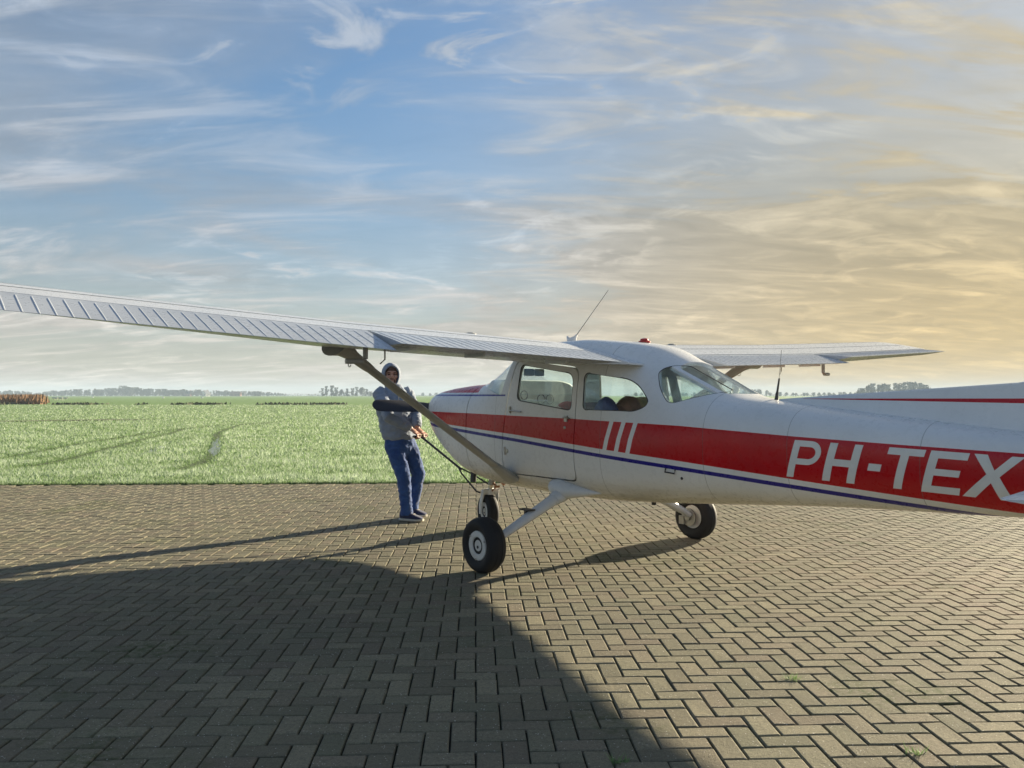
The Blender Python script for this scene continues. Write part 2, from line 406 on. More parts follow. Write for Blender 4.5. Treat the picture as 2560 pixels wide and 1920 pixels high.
# herringbone pavers: real blocks with chamfered tops, 210 x 105 mm module
U = .105; GAP = .0075
def paver_geo(tx, seedz):
    l, w = 2*U-GAP, U-GAP; c_ = .0055; zt = 0.0
    hx, hy = l/2, w/2
    v = [(-hx, -hy, -.03), (hx, -hy, -.03), (hx, hy, -.03), (-hx, hy, -.03),
         (-hx, -hy, -c_*.8), (hx, -hy, -c_*.8), (hx, hy, -c_*.8), (-hx, hy, -c_*.8),
         (-hx+c_, -hy+c_, 0), (hx-c_, -hy+c_, 0), (hx-c_, hy-c_, 0), (-hx+c_, hy-c_, 0)]
    f = [(8, 9, 10, 11)] + [(i, (i+1) % 4, 4+(i+1) % 4, 4+i) for i in range(4)] + [(4+i, 4+(i+1) % 4, 8+(i+1) % 4, 8+i) for i in range(4)]
    return np.array(v), f
PV, PF = paver_geo(0, 0)
def add_tint(me, arr, dom='FACE'):
    a = me.attributes.new('tint', 'FLOAT_VECTOR', dom); a.data.foreach_set('vector', np.asarray(arr, dtype=np.float32).ravel())
slots = []
X0g, X1g = int(-13.5/U), int(15.5/U); Y0g, Y1g = int(0.6/U), int(EDGE/U)
for iy in range(Y0g, Y1g):
    cy0 = iy*U; lim = max(4.2, cy0*.80+2.6)
    for ix in range(X0g, X1g):
        t_ = (ix-iy) % 4
        if t_ == 0: cx, cy, rot = (ix+1)*U, (iy+.5)*U, 0
        elif t_ == 3 and iy+1 < Y1g: cx, cy, rot = (ix+.5)*U, (iy+1)*U, 1
        else: continue
        if abs(cx) > lim: continue
        w_ = PX*cx + PY*cy; slots.append((w_.x, w_.y, rot))
def shown(s):   # share of the picture: in frame and near
    x, y, r_ = s
    if y < 3.0 or abs(x) > y*.60: return 99 + abs(y-3)+abs(x)
    return y
slots.sort(key=shown)
near, rest = slots[:300], slots[300:]
variants = []
for k in range(24):
    me = bpy.data.meshes.new('paver'); jit = PV.copy()
    jit[4:, :] += rng.normal(0, .0012, (8, 3)) * np.array([1, 1, .6]); me.from_pydata(jit.tolist(), [], PF); me.materials.append(M['paver'])
    tv = np.tile(np.array([[rng.uniform(0, 1), rng.uniform(0, 1)**2, rng.uniform(0, 1)**2]]), (len(PF), 1)); add_tint(me, tv); variants.append(me)
for x, y, r_ in near:
    o = bpy.data.objects.new('paver', random.choice(variants)); COL.objects.link(o); o.parent = apron
    o.location = (x, y, random.gauss(0, .0011)); o.rotation_euler = (random.gauss(0, .004), random.gauss(0, .004), PA + (math.pi/2 if r_ else 0) + (math.pi if random.random() < .5 else 0) + random.gauss(0, .006))
n = len(rest); arr = np.array([(a, b_, c_) for a, b_, c_ in rest])
ang = PA + arr[:, 2]*math.pi/2 + rng.normal(0, .006, n); ca, sa = np.cos(ang)[:, None], np.sin(ang)[:, None]
tilt = rng.normal(0, .004, (n, 2))
V = np.empty((n, 12, 3)); V[:, :, 0] = ca*PV[:, 0]-sa*PV[:, 1]+arr[:, 0:1]; V[:, :, 1] = sa*PV[:, 0]+ca*PV[:, 1]+arr[:, 1:2]
V[:, :, 2] = PV[:, 2]+rng.normal(0, .0012, n)[:, None] + tilt[:, 0:1]*PV[:, 0]+tilt[:, 1:2]*PV[:, 1]
F = (np.array(PF)[None]+np.arange(n)[:, None, None]*12).reshape(-1, 4)
me = bpy.data.meshes.new('pavers'); me.from_pydata(V.reshape(-1, 3).tolist(), [], F.tolist()); me.materials.append(M['paver'])
tt = np.zeros((n, len(PF), 3)); tt[:, :, 0] = rng.uniform(0, 1, n)[:, None]; tt[:, :, 1] = (rng.uniform(0, 1, n)**2)[:, None]; tt[:, :, 2] = (rng.uniform(0, 1, n)**2)[:, None]; add_tint(me, tt.reshape(-1, 3))
o = bpy.data.objects.new('distant_paving', me); COL.objects.link(o); o.parent = apron; tag(o, kind='stuff')

# grass: blades along the edge of the apron and out over the pasture
def track_lines():
    """wheel tracks across the pasture as ground polylines (world x, y)"""
    def G(u, v): z_ = 1.4*2073/(v-988); return ((u-1280)/2073*z_, z_)
    return [[G(*p) for p in q] for q in (
        [(0, 1146), (90, 1130), (200, 1109), (330, 1089), (400, 1078), (470, 1070), (560, 1063)],
        [(60, 1168), (160, 1150), (260, 1124), (360, 1098), (420, 1085), (460, 1072), (560, 1062), (700, 1056)],
        [(440, 1176), (500, 1158), (530, 1140), (538, 1105), (545, 1081), (600, 1062), (700, 1054)])]
TR = track_lines()
def blades(n, y0, y1, hs, ws, name, edge=False):
    u_ = rng.uniform(0, 1, n)
    yy = (y0**-1.0 + u_*(y1**-1.0 - y0**-1.0))**-1.0 if not edge else EDGE - .035 + np.abs(rng.normal(0, .07, n))
    xx = rng.uniform(-1, 1, n)*(yy*.70+1.5)
    wx = PX.x*xx+PY.x*yy; wy = PX.y*xx+PY.y*yy
    clump = np.array([noise.noise(Vector((a*.9, b_*.9, 0)))*.6 + noise.noise(Vector((a*4, b_*4, 3)))*.5 for a, b_ in zip(wx, wy)])
    dtr = np.full(n, 9.0)
    for ln in TR:
        for (ax_, ay), (bx, by) in zip(ln[:-1], ln[1:]):
            ex, ey = bx-ax_, by-ay; q = np.clip(((wx-ax_)*ex+(wy-ay)*ey)/(ex*ex+ey*ey), 0, 1)
            dtr = np.minimum(dtr, np.hypot(wx-ax_-q*ex, wy-ay-q*ey))
    trk = np.exp(-(dtr/.16)**2)
    h = hs*rng.uniform(.5, 1.25, n)*(1+.7*clump)*(1-.55*trk)*np.maximum(1, yy/15)**.25
    if edge: h *= rng.uniform(.5, 1.2, n)
    w = ws*rng.uniform(.6, 1.4, n)*np.maximum(1, yy/14)
    a = rng.uniform(0, 2*math.pi, n); ln_ = rng.normal(0, .55, (n, 2))*h[:, None]
    V = np.empty((n, 3, 3))
    V[:, 0] = np.stack([wx-np.cos(a)*w, wy-np.sin(a)*w, np.full(n, -.012)], 1); V[:, 1] = np.stack([wx+np.cos(a)*w, wy+np.sin(a)*w, np.full(n, -.012)], 1)
    V[:, 2] = np.stack([wx+ln_[:, 0], wy+ln_[:, 1], h-.012], 1)
    me = bpy.data.meshes.new(name); me.from_pydata(V.reshape(-1, 3).tolist(), [], np.arange(n*3).reshape(-1, 3).tolist()); me.materials.append(M['blade'])
    frost = np.clip(rng.uniform(-.1, .8, n)+clump*.4, 0, .9)*(1-trk); dk = np.clip(-clump*1.0-.05+rng.normal(0, .18, n), 0, .7)+trk*.45
    if edge: dk = np.clip(dk+.35, 0, .95); frost *= .4  # verge blades tinted darker to paint the shadow line along the edge
    add_tint(me, np.stack([rng.uniform(0, 1, n), frost, np.clip(dk, 0, 1)], 1))
    o_ = bpy.data.objects.new(name, me); COL.objects.link(o_); return o_
tag(blades(270000, EDGE-.02, 124, .060, .0075, 'grass'), 'pale green dewy pasture grass beyond the paved apron', 'grass', kind='stuff')
tag(blades(16000, EDGE, 14, .055, .006, 'grass_verge', edge=True), 'ragged grass overhanging the edge of the paving, tinted dark as its shadow line', 'grass', kind='stuff')

# wheel tracks, puddles, mown track and ditch
def gpt(u, v): z_ = 1.4*2073/(v-988); return Vector(((u-1280)/2073*z_, z_, 0))
def strip(name, pts, w, z, material, wob=.25, kind='structure'):
    bm = bmesh.new(); fine_ = []
    for a, b_ in zip(pts[:-1], pts[1:]):
        for k in range(6): fine_.append(a.lerp(b_, k/6))
    fine_.append(pts[-1]); prev = None
    for i, p in enumerate(fine_):
        tdir = (fine_[min(i+1, len(fine_)-1)]-fine_[max(i-1, 0)]).normalized(); nrm = Vector((-tdir.y, tdir.x, 0))
        e = min(1, min(i, len(fine_)-1-i)/3+.05)
        wl = w*e*(1+wob*noise.noise(p*1.3)); wr = w*e*(1+wob*noise.noise(p*1.3+Vector((9, 4, 2))))
        cur = (bm.verts.new(p+nrm*wl+Vector((0, 0, z))), bm.verts.new(p-nrm*wr+Vector((0, 0, z))))
        if prev: bm.faces.new((prev[0], prev[1], cur[1], cur[0]))
        prev = cur
    return tag(bm_obj(name, bm, material, ang=None), kind=kind)
for ln in TR: strip('wheel_track', [Vector((a, b_, 0)) for a, b_ in ln], .11, -.006, 'track', .5)
strip('puddle', [gpt(534, 1140), gpt(538, 1118), gpt(545, 1095)], .13, -.004, 'puddle', .5)
strip('puddle', [gpt(372, 1132), gpt(392, 1122), gpt(405, 1114)], .12, -.004, 'puddle', .5)
strip('farm_track', [gpt(-300, 1057), gpt(0, 1054), gpt(200, 1051), gpt(420, 1048.5)], .55, .03, 'bare', .8)
strip('farm_track', [gpt(640, 1046), gpt(900, 1044), gpt(1400, 1039)], .10, .03, 'track', .9)
# sedge tufts along the ditch, reeds: stuff
def tufts(name, n, x0, x1, y0, y1, h0, h1, w, material, mask=None):
    V, F_ = [], []
    for i in range(n):
        x, y = random.uniform(x0, x1), random.uniform(y0, y1)
        if mask is not None and not mask(x, y): continue
        h = random.uniform(h0, h1); a = random.uniform(0, math.pi); k = len(V); ww = w*random.uniform(.5, 1.4)
        V += [(x-math.cos(a)*ww, y-math.sin(a)*ww, -.02), (x+math.cos(a)*ww, y+math.sin(a)*ww, -.02), (x+random.gauss(0, .35*h), y, h)]; F_.append((k, k+1, k+2))
    me = bpy.data.meshes.new(name); me.from_pydata(V, [], F_); return link_mesh(name, me, material, ang=None)
tag(tufts('sedge', 4200, -90, 60, 122, 129, .12, .42, .25, 'tuft', lambda x, y: noise.noise(Vector((x*.16, 0, 5))) > .02+.2*noise.noise(Vector((x*.9, y*.5, 8)))), 'broken row of dark sedge tufts along the ditch across the pasture', 'sedge', kind='stuff')
tag(tufts('reed_bed', 34000, -170, -71.5, 128, 160, 1.0, 1.7, .16, 'reed', lambda x, y: x < -.567*y-noise.noise(Vector((0, y*.3, 1)))*3), 'rust brown reed bed standing beyond the ditch', 'reeds', kind='stuff')

# ================================================================== AIRCRAFT
AX, AY, AYAW = -.113, 8.505, R(37.55-90)
plane = empty('light_airplane', (AX, AY, 0), AYAW)
tag(plane, 'white high-wing single-engine airplane with red and blue stripes being towed on the paving', 'airplane')
def spl(x, tab, k):
    xs_ = [r_[0] for r_ in tab]; ys_ = [r_[k] for r_ in tab]
    if x <= xs_[0]: return ys_[0]
    if x >= xs_[-1]: return ys_[-1]
    i = max(j for j in range(len(xs_)-1) if xs_[j] <= x)
    h = xs_[i+1]-xs_[i]; tt_ = (x-xs_[i])/h
    def slope(j):
        if j == 0: return (ys_[1]-ys_[0])/(xs_[1]-xs_[0])
        if j == len(xs_)-1: return (ys_[-1]-ys_[-2])/(xs_[-1]-xs_[-2])
        a = (ys_[j]-ys_[j-1])/(xs_[j]-xs_[j-1]); b_ = (ys_[j+1]-ys_[j])/(xs_[j+1]-xs_[j])
        return 0.0 if a*b_ <= 0 else 2*a*b_/(a+b_)
    m0, m1 = slope(i)*h, slope(i+1)*h
    return (2*tt_**3-3*tt_**2+1)*ys_[i]+(tt_**3-2*tt_**2+tt_)*m0+(-2*tt_**3+3*tt_**2)*ys_[i+1]+(tt_**3-tt_**2)*m1
#        x     w     zb    zw    zt    ntop nbot tumble
SEC = [(-.925, .13, 1.15, 1.255, 1.36, 2.3, 2.2, 0),
       (-.893, .27, 1.05, 1.25, 1.405, 2.6, 2.3, 0),
       (-.815, .365, .965, 1.23, 1.435, 2.8, 2.4, 0),
       (-.655, .43, .845, 1.18, 1.462, 3.0, 2.5, 0),
       (-.415, .475, .70, 1.12, 1.487, 3.2, 2.6, 0),
       (-.14, .505, .59, 1.06, 1.506, 3.4, 2.8, 0),
       (.14, .525, .545, 1.05, 1.518, 3.6, 3.0, .02),
       (.30, .532, .532, 1.05, 1.572, 3.6, 3.1, .04),
       (.50, .538, .524, 1.05, 1.675, 3.8, 3.2, .06),
       (.68, .54, .519, 1.05, 1.775, 4.2, 3.2, .07),
       (.82, .54, .516, 1.05, 1.83, 5.0, 3.2, .07),
       (1.10, .54, .513, 1.05, 1.877, 5.0, 3.2, .07),
       (1.50, .54, .512, 1.05, 1.882, 5.0, 3.2, .07),
       (1.90, .538, .520, 1.05, 1.850, 4.2, 3.2, .09),
       (2.24, .520, .540, 1.06, 1.795, 3.0, 3.1, .16),
       (2.49, .500, .556, 1.07, 1.695, 2.5, 3.0, .18),
       (2.76, .472, .578, 1.08, 1.553, 2.4, 2.9, .10),
       (3.08, .438, .606, 1.07, 1.395, 2.7, 2.8, .0),
       (3.40, .405, .632, 1.05, 1.355, 2.7, 2.8, 0),
       (3.80, .366, .664, 1.03, 1.312, 2.7, 2.7, 0),
       (4.97, .262, .724, 1.00, 1.200, 2.6, 2.6, 0),
       (6.00, .165, .80, .99, 1.12, 2.4, 2.4, 0),
       (6.95, .06, .90, .98, 1.06, 2.2, 2.2, 0)]
def section(x, off=0.0, n=56):
    w, zb, zw, zt, nt, nb, tm = (spl(x, SEC, k) for k in range(1, 8))
    w -= off; zb += off; zt -= off; pts = []
    for k in range(n):
        a = -math.pi/2 + 2*math.pi*k/n; c_, s_ = math.cos(a), math.sin(a); e = 2/(nt if s_ >= 0 else nb)
        z = zw + (zt-zw)*abs(s_)**e if s_ >= 0 else zw - (zw-zb)*abs(s_)**e
        y = w*math.copysign(abs(c_)**e, c_) if abs(c_) > 1e-9 else 0.0
        if s_ > 0: y *= 1 - tm*(z-zw)/max(.01, zt-zw)
        pts.append((x, y, z))
    return pts
def half_width(x, z):
    w, zb, zw, zt, nt, nb, tm = (spl(x, SEC, k) for k in range(1, 8))
    if z >= zw:
        q = min(1, (z-zw)/(zt-zw)); return w*(1-q**nt)**(1/nt)*(1-tm*q)
    q = min(1, (zw-z)/(zw-zb)); return w*(1-q**nb)**(1/nb)
STX = sorted(set(list(np.round(np.linspace(-.925, -.78, 9), 4)) + list(np.round(np.linspace(-.78, 3.3, 74), 4)) + list(np.round(np.linspace(3.3, 6.95, 26), 4))))
def shell(o1, o2, x0, x1, inset):
    bm = bmesh.new()
    xs_ = [x for x in STX if x0 <= x <= x1]
    rings(bm, [section(x, o1) for x in xs_])
    nf = len(bm.faces)
    xi = [min(max(x, x0+inset), x1-inset) for x in xs_]; xi = sorted(set(xi))
    rings(bm, [section(x, o2) for x in xi])
    bm.faces.ensure_lookup_table()
    me = bpy.data.meshes.new('shell')
    bmesh.ops.recalc_face_normals(bm, faces=bm.faces[:nf]); bmesh.ops.recalc_face_normals(bm, faces=bm.faces[nf:])
    bmesh.ops.reverse_faces(bm, faces=bm.faces[nf:])
    for f in bm.faces[nf:]: f.material_index = 1
    bm.to_mesh(me); bm.free(); me.materials.append(M['paint']); me.materials.append(M['interior'])
    o_ = bpy.data.objects.new('shell', me); COL.objects.link(o_); return o_
# window openings (side view polygons, x/z)
W1 = round_poly([(.955, 1.676), (1.682, 1.578), (1.670, 1.272), (.935, 1.355)], [.05, .09, .05, .06])
W2 = round_poly([(1.800, 1.588), (2.300, 1.518), (2.475, 1.335), (2.36, 1.274), (1.810, 1.280)], [.06, .14, .08, .2, .05])
W3 = round_poly([(2.440, 1.585), (2.500, 1.625), (2.60, 1.625), (2.985, 1.425), (2.86, 1.388), (2.635, 1.330), (2.514, 1.450)], [.05, .05, .03, .03, .1, .06, .1])
WS = round_poly([(.165, 1.530), (.650, 1.400), (.690, 1.405), (.785, 1.70), (.750, 1.765), (.10, 1.95)], [.02, .05, .02, .04, .02, .01])
WR = round_poly([(2.56, -.215), (3.00, -.19), (3.04, 0), (3.00, .19), (2.56, .215)], [.04, .04, .2, .04, .04])
def door_poly(e): return round_poly([(.885-e, 1.722+e), (1.735+e, 1.622+e), (1.705+e, .690-e), (.725-e, .690-e), (.745-e, 1.0), (.790-e, 1.30)], [.07, .10, .07, .05, .2, .3])
DOOR, DOORo = door_poly(-.002), door_poly(.009)
cut = bmesh.new()
prism_y(cut, W1, .2, 1); prism_y(cut, W2, -1, -.2); prism_y(cut, W2, .2, 1)
prism_y(cut, W3, -1, -.235); prism_y(cut, W3, .235, 1); prism_y(cut, WS, -.9, .9); prism_z(cut, WR, 1.25, 1.9)
wc = temp(cut)
cut = bmesh.new(); prism_y(cut, DOORo, -1, -.2); doc = temp(cut)
cut = bmesh.new(); prism_y(cut, DOOR, -1.01, -.2); di = temp(cut)
cut = bmesh.new(); prism_y(cut, W1, -1, -.2); w1l = temp(cut)
cut = bmesh.new(); box(cut, (-1.365, 0, 1), (3, 3, 3)); cw_ = temp(cut)      # everything ahead of x = .135
cut = bmesh.new(); box(cut, (-1.376, 0, 1), (3, 3, 3)); cwi = temp(cut)
sh = shell(0, .028, -.925, 6.95, .03)
door_me = boolean(sh, di, 'INTERSECT'); cowl_me = boolean(sh, cwi, 'INTERSECT')
sh.data = boolean(sh, wc, 'DIFFERENCE'); sh.data = boolean(sh, doc, 'DIFFERENCE'); fus_me = boolean(sh, cw_, 'DIFFERENCE')
dtmp = bpy.data.objects.new('d', door_me); COL.objects.link(dtmp); door_me = boolean(dtmp, w1l, 'DIFFERENCE')
fus = link_mesh('fuselage', fus_me, None, plane, 35); cowl = link_mesh('cowling', cowl_me, None, plane, 35); door = link_mesh('door', door_me, None, plane, 35)
# panes from a thin inner skin
def panes(cutter):
    bm = bmesh.new(); rings(bm, [section(x, .010) for x in STX if -.1 <= x <= 3.5]); gs = temp(bm); gs.data.materials.append(M['glass'])
    if not cutter.data.materials: cutter.data.materials.append(M['dark'])
    me = boolean(gs, cutter, 'INTERSECT'); bpy.data.objects.remove(gs)
    bm = bmesh.new(); bm.from_mesh(me); gi = [i for i, q in enumerate(me.materials) if q and q.name.startswith('acrylic')][0]
    bmesh.ops.delete(bm, geom=[f for f in bm.faces if f.material_index != gi], context='FACES'); bmesh.ops.delete(bm, geom=[v for v in bm.verts if not v.link_faces], context='VERTS')
    bm.verts.index_update(); bm.verts.ensure_lookup_table(); seen = set(); parts = []
    for v in bm.verts:
        if v.index in seen: continue
        st, comp = [v], []
        seen.add(v.index)
        while st:
            q = st.pop(); comp.append(q)
            for e in q.link_edges:
                w_ = e.other_vert(q)
                if w_.index not in seen: seen.add(w_.index); st.append(w_)
        parts.append(comp)
    res = []
    for comp in parts:
        idx = {v.index: i for i, v in enumerate(comp)}; fs = {f for v in comp for f in v.link_faces}
        m2 = bpy.data.meshes.new('pane'); m2.from_pydata([v.co[:] for v in comp], [], [[idx[v.index] for v in f.verts] for f in fs]); m2.materials.append(M['glass']); res.append(m2)
    bm.free(); return res
def thick(o_): md = o_.modifiers.new('t', 'SOLIDIFY'); md.thickness = .004; md.offset = -1
for m2 in panes(wc):
    cx = sum(v.co.x for v in m2.vertices)/len(m2.vertices); cy = sum(v.co.y for v in m2.vertices)/len(m2.vertices)
    nm = 'windshield' if cx < .9 else ('rear_window' if abs(cy) < .1 else 'side_window')
    thick(link_mesh(nm, m2, None, plane, 35))
for m2 in panes(w1l): thick(link_mesh('window_pane', m2, None, door, 35))
for o_ in (sh, dtmp, wc, doc, di, w1l, cw_, cwi): bpy.data.objects.remove(o_)
# rubber seals around the openings on the left side
def seal(name, poly, sgn, parent, r=.006, proud=.0):
    bm = bmesh.new(); n_ = len(poly); pts = [(p[0], sgn*(half_width(p[0], p[1])+proud-.004), p[1]) for p in poly]
    rr = []
    for i in range(n_):
        a, b_, c_ = Vector(pts[i-1]), Vector(pts[i]), Vector(pts[(i+1) % n_]); td = (c_-a).normalized(); s_ = Vector((0, 1, 0)); u_ = td.cross(s_).normalized()
        rr.append([b_ + s_*(r*math.cos(k*math.pi/3)) + u_*(r*math.sin(k*math.pi/3)) for k in range(6)])
    rr.append(rr[0]); rings(bm, rr, cap=False); bmesh.ops.remove_doubles(bm, verts=bm.verts, dist=1e-5)
    return bm_obj(name, bm, 'dark', parent)
seal('window_seal', W1, -1, door, .0055); seal('window_seal', W2, -1, fus, .005); seal('window_seal', W3, -1, fus, .004)
# registration letters laid on the left side, slanted as on the band
def letter(polys, ox, LSX):
    """polys: outlines in letter units (0..w, 0..1); drawn on the side of the tail cone"""
    bm = bmesh.new()
    for poly in polys:
        vs = [bm.verts.new((p[0], 0, p[1])) for p in poly]; bm.faces.new(vs)
    bmesh.ops.triangulate(bm, faces=bm.faces)
    for it in range(3): bmesh.ops.subdivide_edges(bm, edges=[e for e in bm.edges if e.calc_length() > .16], cuts=1)
    bmesh.ops.triangulate(bm, faces=bm.faces)
    for v in bm.verts:
        q = v.co.z; x = ox + v.co.x*LSX + q*.065
        zt_ = np.interp(x, [3.676, 4.96], [1.111, 1.070]); zb_ = np.interp(x, [3.611, 4.9], [.870, .828])
        z = zb_ + (zt_-zb_)*q; v.co = (x, -(half_width(x, z)+.0022), z)
    return bm_obj('registration_letter', bm, 'letter', fus, None)
s = .20
def arc(cx, cz, r, a0, a1, n_=10, sx=1.0): return [(cx+sx*r*math.cos(R(a0+(a1-a0)*k/n_)), cz+r*math.sin(R(a0+(a1-a0)*k/n_))) for k in range(n_+1)]
Pl = [[(0, 0), (s, 0), (s, 1), (0, 1)], [(s, .84), (.50, .84), (.50, 1), (s, 1)], [(s, .36), (.50, .36), (.50, .52), (s, .52)]]
ao, ai = arc(.50, .68, .32, -90, 90, 12, 1.05), arc(.50, .68, .16, -90, 90, 12, 1.15)
Pl += [[ao[k], ao[k+1], ai[k+1], ai[k]] for k in range(12)]
Hl = [[(0, 0), (s, 0), (s, 1), (0, 1)], [(.62, 0), (.62+s, 0), (.62+s, 1), (.62, 1)], [(s, .41), (.62, .41), (.62, .59), (s, .59)]]
Dl = [[(0, .38), (.34, .38), (.34, .56), (0, .56)]]
Tl = [[(.32, 0), (.32+s, 0), (.32+s, .83), (.32, .83)], [(0, .83), (.86, .83), (.86, 1), (0, 1)]]
El = [[(0, 0), (s, 0), (s, 1), (0, 1)], [(s, 0), (.82, 0), (.82, .17), (s, .17)], [(s, .42), (.74, .42), (.74, .58), (s, .58)], [(s, .83), (.82, .83), (.82, 1), (s, 1)]]
Xl = [[(0, 0), (.26, 0), (.50, .37), (.37, .56)], [(.50, .37), (.74, 0), (1.0, 0), (.63, .52)], [(.63, .52), (.98, 1), (.74, 1), (.50, .66)], [(.50, .66), (.28, 1), (.02, 1), (.37, .56)], [(.37, .56), (.50, .37), (.63, .52), (.50, .66)]]
for pl, ox, sx_ in ((Pl, 3.611, .236), (Hl, 3.850, .252), (Dl, 4.120, .225), (Tl, 4.212, .242), (El, 4.448, .248), (Xl, 4.668, .258)): letter(pl, ox, sx_)

# door furniture
def on_side(x, z, dy=0.0): return Vector((x, -(half_width(x, z)+dy), z))
bm = bmesh.new(); box(bm, on_side(1.62, 1.205, .006), (.035, .014, .05)); tube(bm, [on_side(1.60, 1.215, .022), on_side(1.66, 1.213, .026), on_side(1.68, 1.205, .02)], .007, 8); bm_obj('door_handle', bm, 'steel', door)
bm = bmesh.new(); ellipsoid(bm, on_side(1.605, 1.13, .002), (.014, .006, .014)); bm_obj('door_lock', bm, 'steel', door)
bm = bmesh.new(); tube(bm, [on_side(.85, 1.262, .012), on_side(.93, 1.258, .03), on_side(1.02, 1.252, .012)], .006, 8); box(bm, on_side(.85, 1.268, .008), (.016, .02, .06)); bm_obj('vent_pull', bm, 'steel', fus)
bm = bmesh.new(); tube(bm, [on_side(.785, .86, .006), on_side(.785, .93, .006)], .010, 8); box(bm, on_side(.80, .895, .003), (.05, .008, .03)); bm_obj('hinge', bm, 'steel', fus)
bm = bmesh.new(); tube(bm, [on_side(2.66, .865, .004), on_side(2.66, .835, .02), on_side(2.74, .828, .02), on_side(2.74, .858, .004)], .006, 8); bm_obj('latch', bm, 'blacktube', fus)
bm = bmesh.new(); ellipsoid(bm, on_side(2.78, .795, 0), (.012, .006, .012)); bm_obj('static_port', bm, 'dark', fus)
# cabin interior
bm = bmesh.new(); box(bm, (1.35, 0, .70), (1.9, .74, .03)); bm_obj('cabin_floor', bm, 'seat_grey', plane)
bm = bmesh.new()
pr = round_poly([(-.47, 1.02), (.47, 1.02), (.47, 1.50), (.30, 1.545), (-.42, 1.548), (-.47, 1.48)], [.02, .02, .16, .1, .08, .06])
rings(bm, [[(x, p[0]*f_, p[1]-dz_) for p in pr] for x, f_, dz_ in ((.34, .94, .035), (.42, 1, .0), (.60, 1, .0), (.62, .97, .012))]); bm_obj('instrument_panel', bm, 'panel', plane)
pan = plane.children[-1]
for yy_, zz_, r_ in ((-.30, 1.40, .045), (-.19, 1.40, .045), (-.30, 1.29, .045), (-.19, 1.29, .045), (.02, 1.36, .05), (.13, 1.36, .05)):
    bm = bmesh.new(); lathe(bm, [(0, r_), (.012, r_), (.012, r_*.86), (.006, r_*.84)], (.612, yy_, zz_), (1, 0, 0), 20); bm_obj('gauge', bm, 'dark', pan)
for yy_ in (-.24, .24):
    bm = bmesh.new(); tube(bm, [(.62, yy_, 1.21), (.78, yy_, 1.22)], .012, 10); tube(bm, [(.78, yy_-.14, 1.31), (.78, yy_-.13, 1.22), (.78, yy_, 1.21), (.78, yy_+.13, 1.22), (.78, yy_+.14, 1.31)], .014, 8); bm_obj('control_yoke', bm, 'dark', plane)
for yy_ in (-.385, -.265):
    bm = bmesh.new(); pv_ = round_poly([(yy_-.056, 1.575), (yy_+.056, 1.575), (yy_+.056, 1.640), (yy_-.056, 1.640)], .015); rings(bm, [[(x, p[0], p[1]) for p in pv_] for x in (.93, .945)]); bm_obj('sun_visor', bm, 'visor', plane)
def seat(x, y, w, name, back=.55, m_='seat_dark', hd=True):
    e = empty(name); e.parent = plane
    bm = bmesh.new(); pb = round_poly([(x-.24, .86), (x+.22, .82), (x+.24, .92), (x-.22, .99)], .05); rings(bm, [[(p[0], yy_, p[1]) for p in pb] for yy_ in (y-w/2, y+w/2)]); bm_obj('cushion', bm, m_, e)
    bm = bmesh.new(); rr = []
    for q in np.linspace(0, 1, 9):
        ww = w*(.5 if q < .7 else .5*math.sqrt(max(.05, 1-((q-.7)/.34)**2))); xx_ = x+.20+.16*q; zz_ = .90+back*q
        rr.append([(xx_+.045*math.cos(a_)*(1-.4*q), y+ww*math.copysign(abs(math.sin(a_))**.6, math.sin(a_)), zz_) for a_ in np.linspace(0, 2*math.pi, 20, endpoint=False)])
    rings(bm, rr); bm_obj('backrest', bm, m_, e)
    bm = bmesh.new()
    for sx_ in (-.16, .14): box(bm, (x+sx_, y, .76), (.03, w*.8, .18))
    bm_obj('seat_base', bm, 'dark', e); return e
seat(1.28, -.26, .44, 'seat', .44); seat(1.28, .26, .44, 'seat', .44); seat(2.06, 0, .90, 'rear_seat', .40, 'seat_grey')
bm = bmesh.new(); tube(bm, [(1.66, -.44, 1.66), (1.60, -.36, 1.40), (1.56, -.30, 1.22), (1.50, -.18, 1.0)], (.028, .004), 8, side=(0, 1, 0)); bm_obj('seat_belt', bm, 'belt', plane)
bm = bmesh.new(); tube(bm, [(1.86, .46, 1.68), (1.93, .455, 1.45), (2.0, .45, 1.25)], (.05, .02), 8, side=(1, 0, 0)); bm_obj('cabin_post', bm, 'interior', plane)
bm = bmesh.new(); tube(bm, [(2.60, .44, 1.50), (2.56, .44, 1.30)], (.035, .02), 8, side=(1, 0, 0)); bm_obj('cabin_post', bm, 'interior', plane)

# ---- wings
def af(c_):      # NACA 2412: camber, half thickness at chord fraction
    yc = (.02/.16)*(.8*c_-c_*c_) if c_ < .4 else (.02/.36)*(.2+.8*c_-c_*c_)
    yt = .6*(.2969*math.sqrt(max(0, c_))-.126*c_-.3516*c_**2+.2843*c_**3-.1036*c_**4)
    return yc, yt
def chordline(y):
    le, te, zl, zt_ = .72, 2.36, 1.796, 1.636
    if y > 2.54:
        q = (y-2.54)/(5.36-2.54); le += .13*q; te -= .355*q; zl += .082*q; zt_ += .084*q
    dh = .0355*(y-.5); return le, te, zl+dh, zt_+dh
def wp(y, c_, up, sgn, extra=0.0):
    le, te, zl, zt_ = chordline(y); ch = te-le; yc, yt = af(c_)
    return Vector((le+c_*ch, sgn*y, zl+(zt_-zl)*c_ + (yc+(yt if up else -yt))*ch + (extra if up else -extra)))
CS = [0, .004, .015, .035, .07, .12, .18, .26, .36, .46, .56, .66]
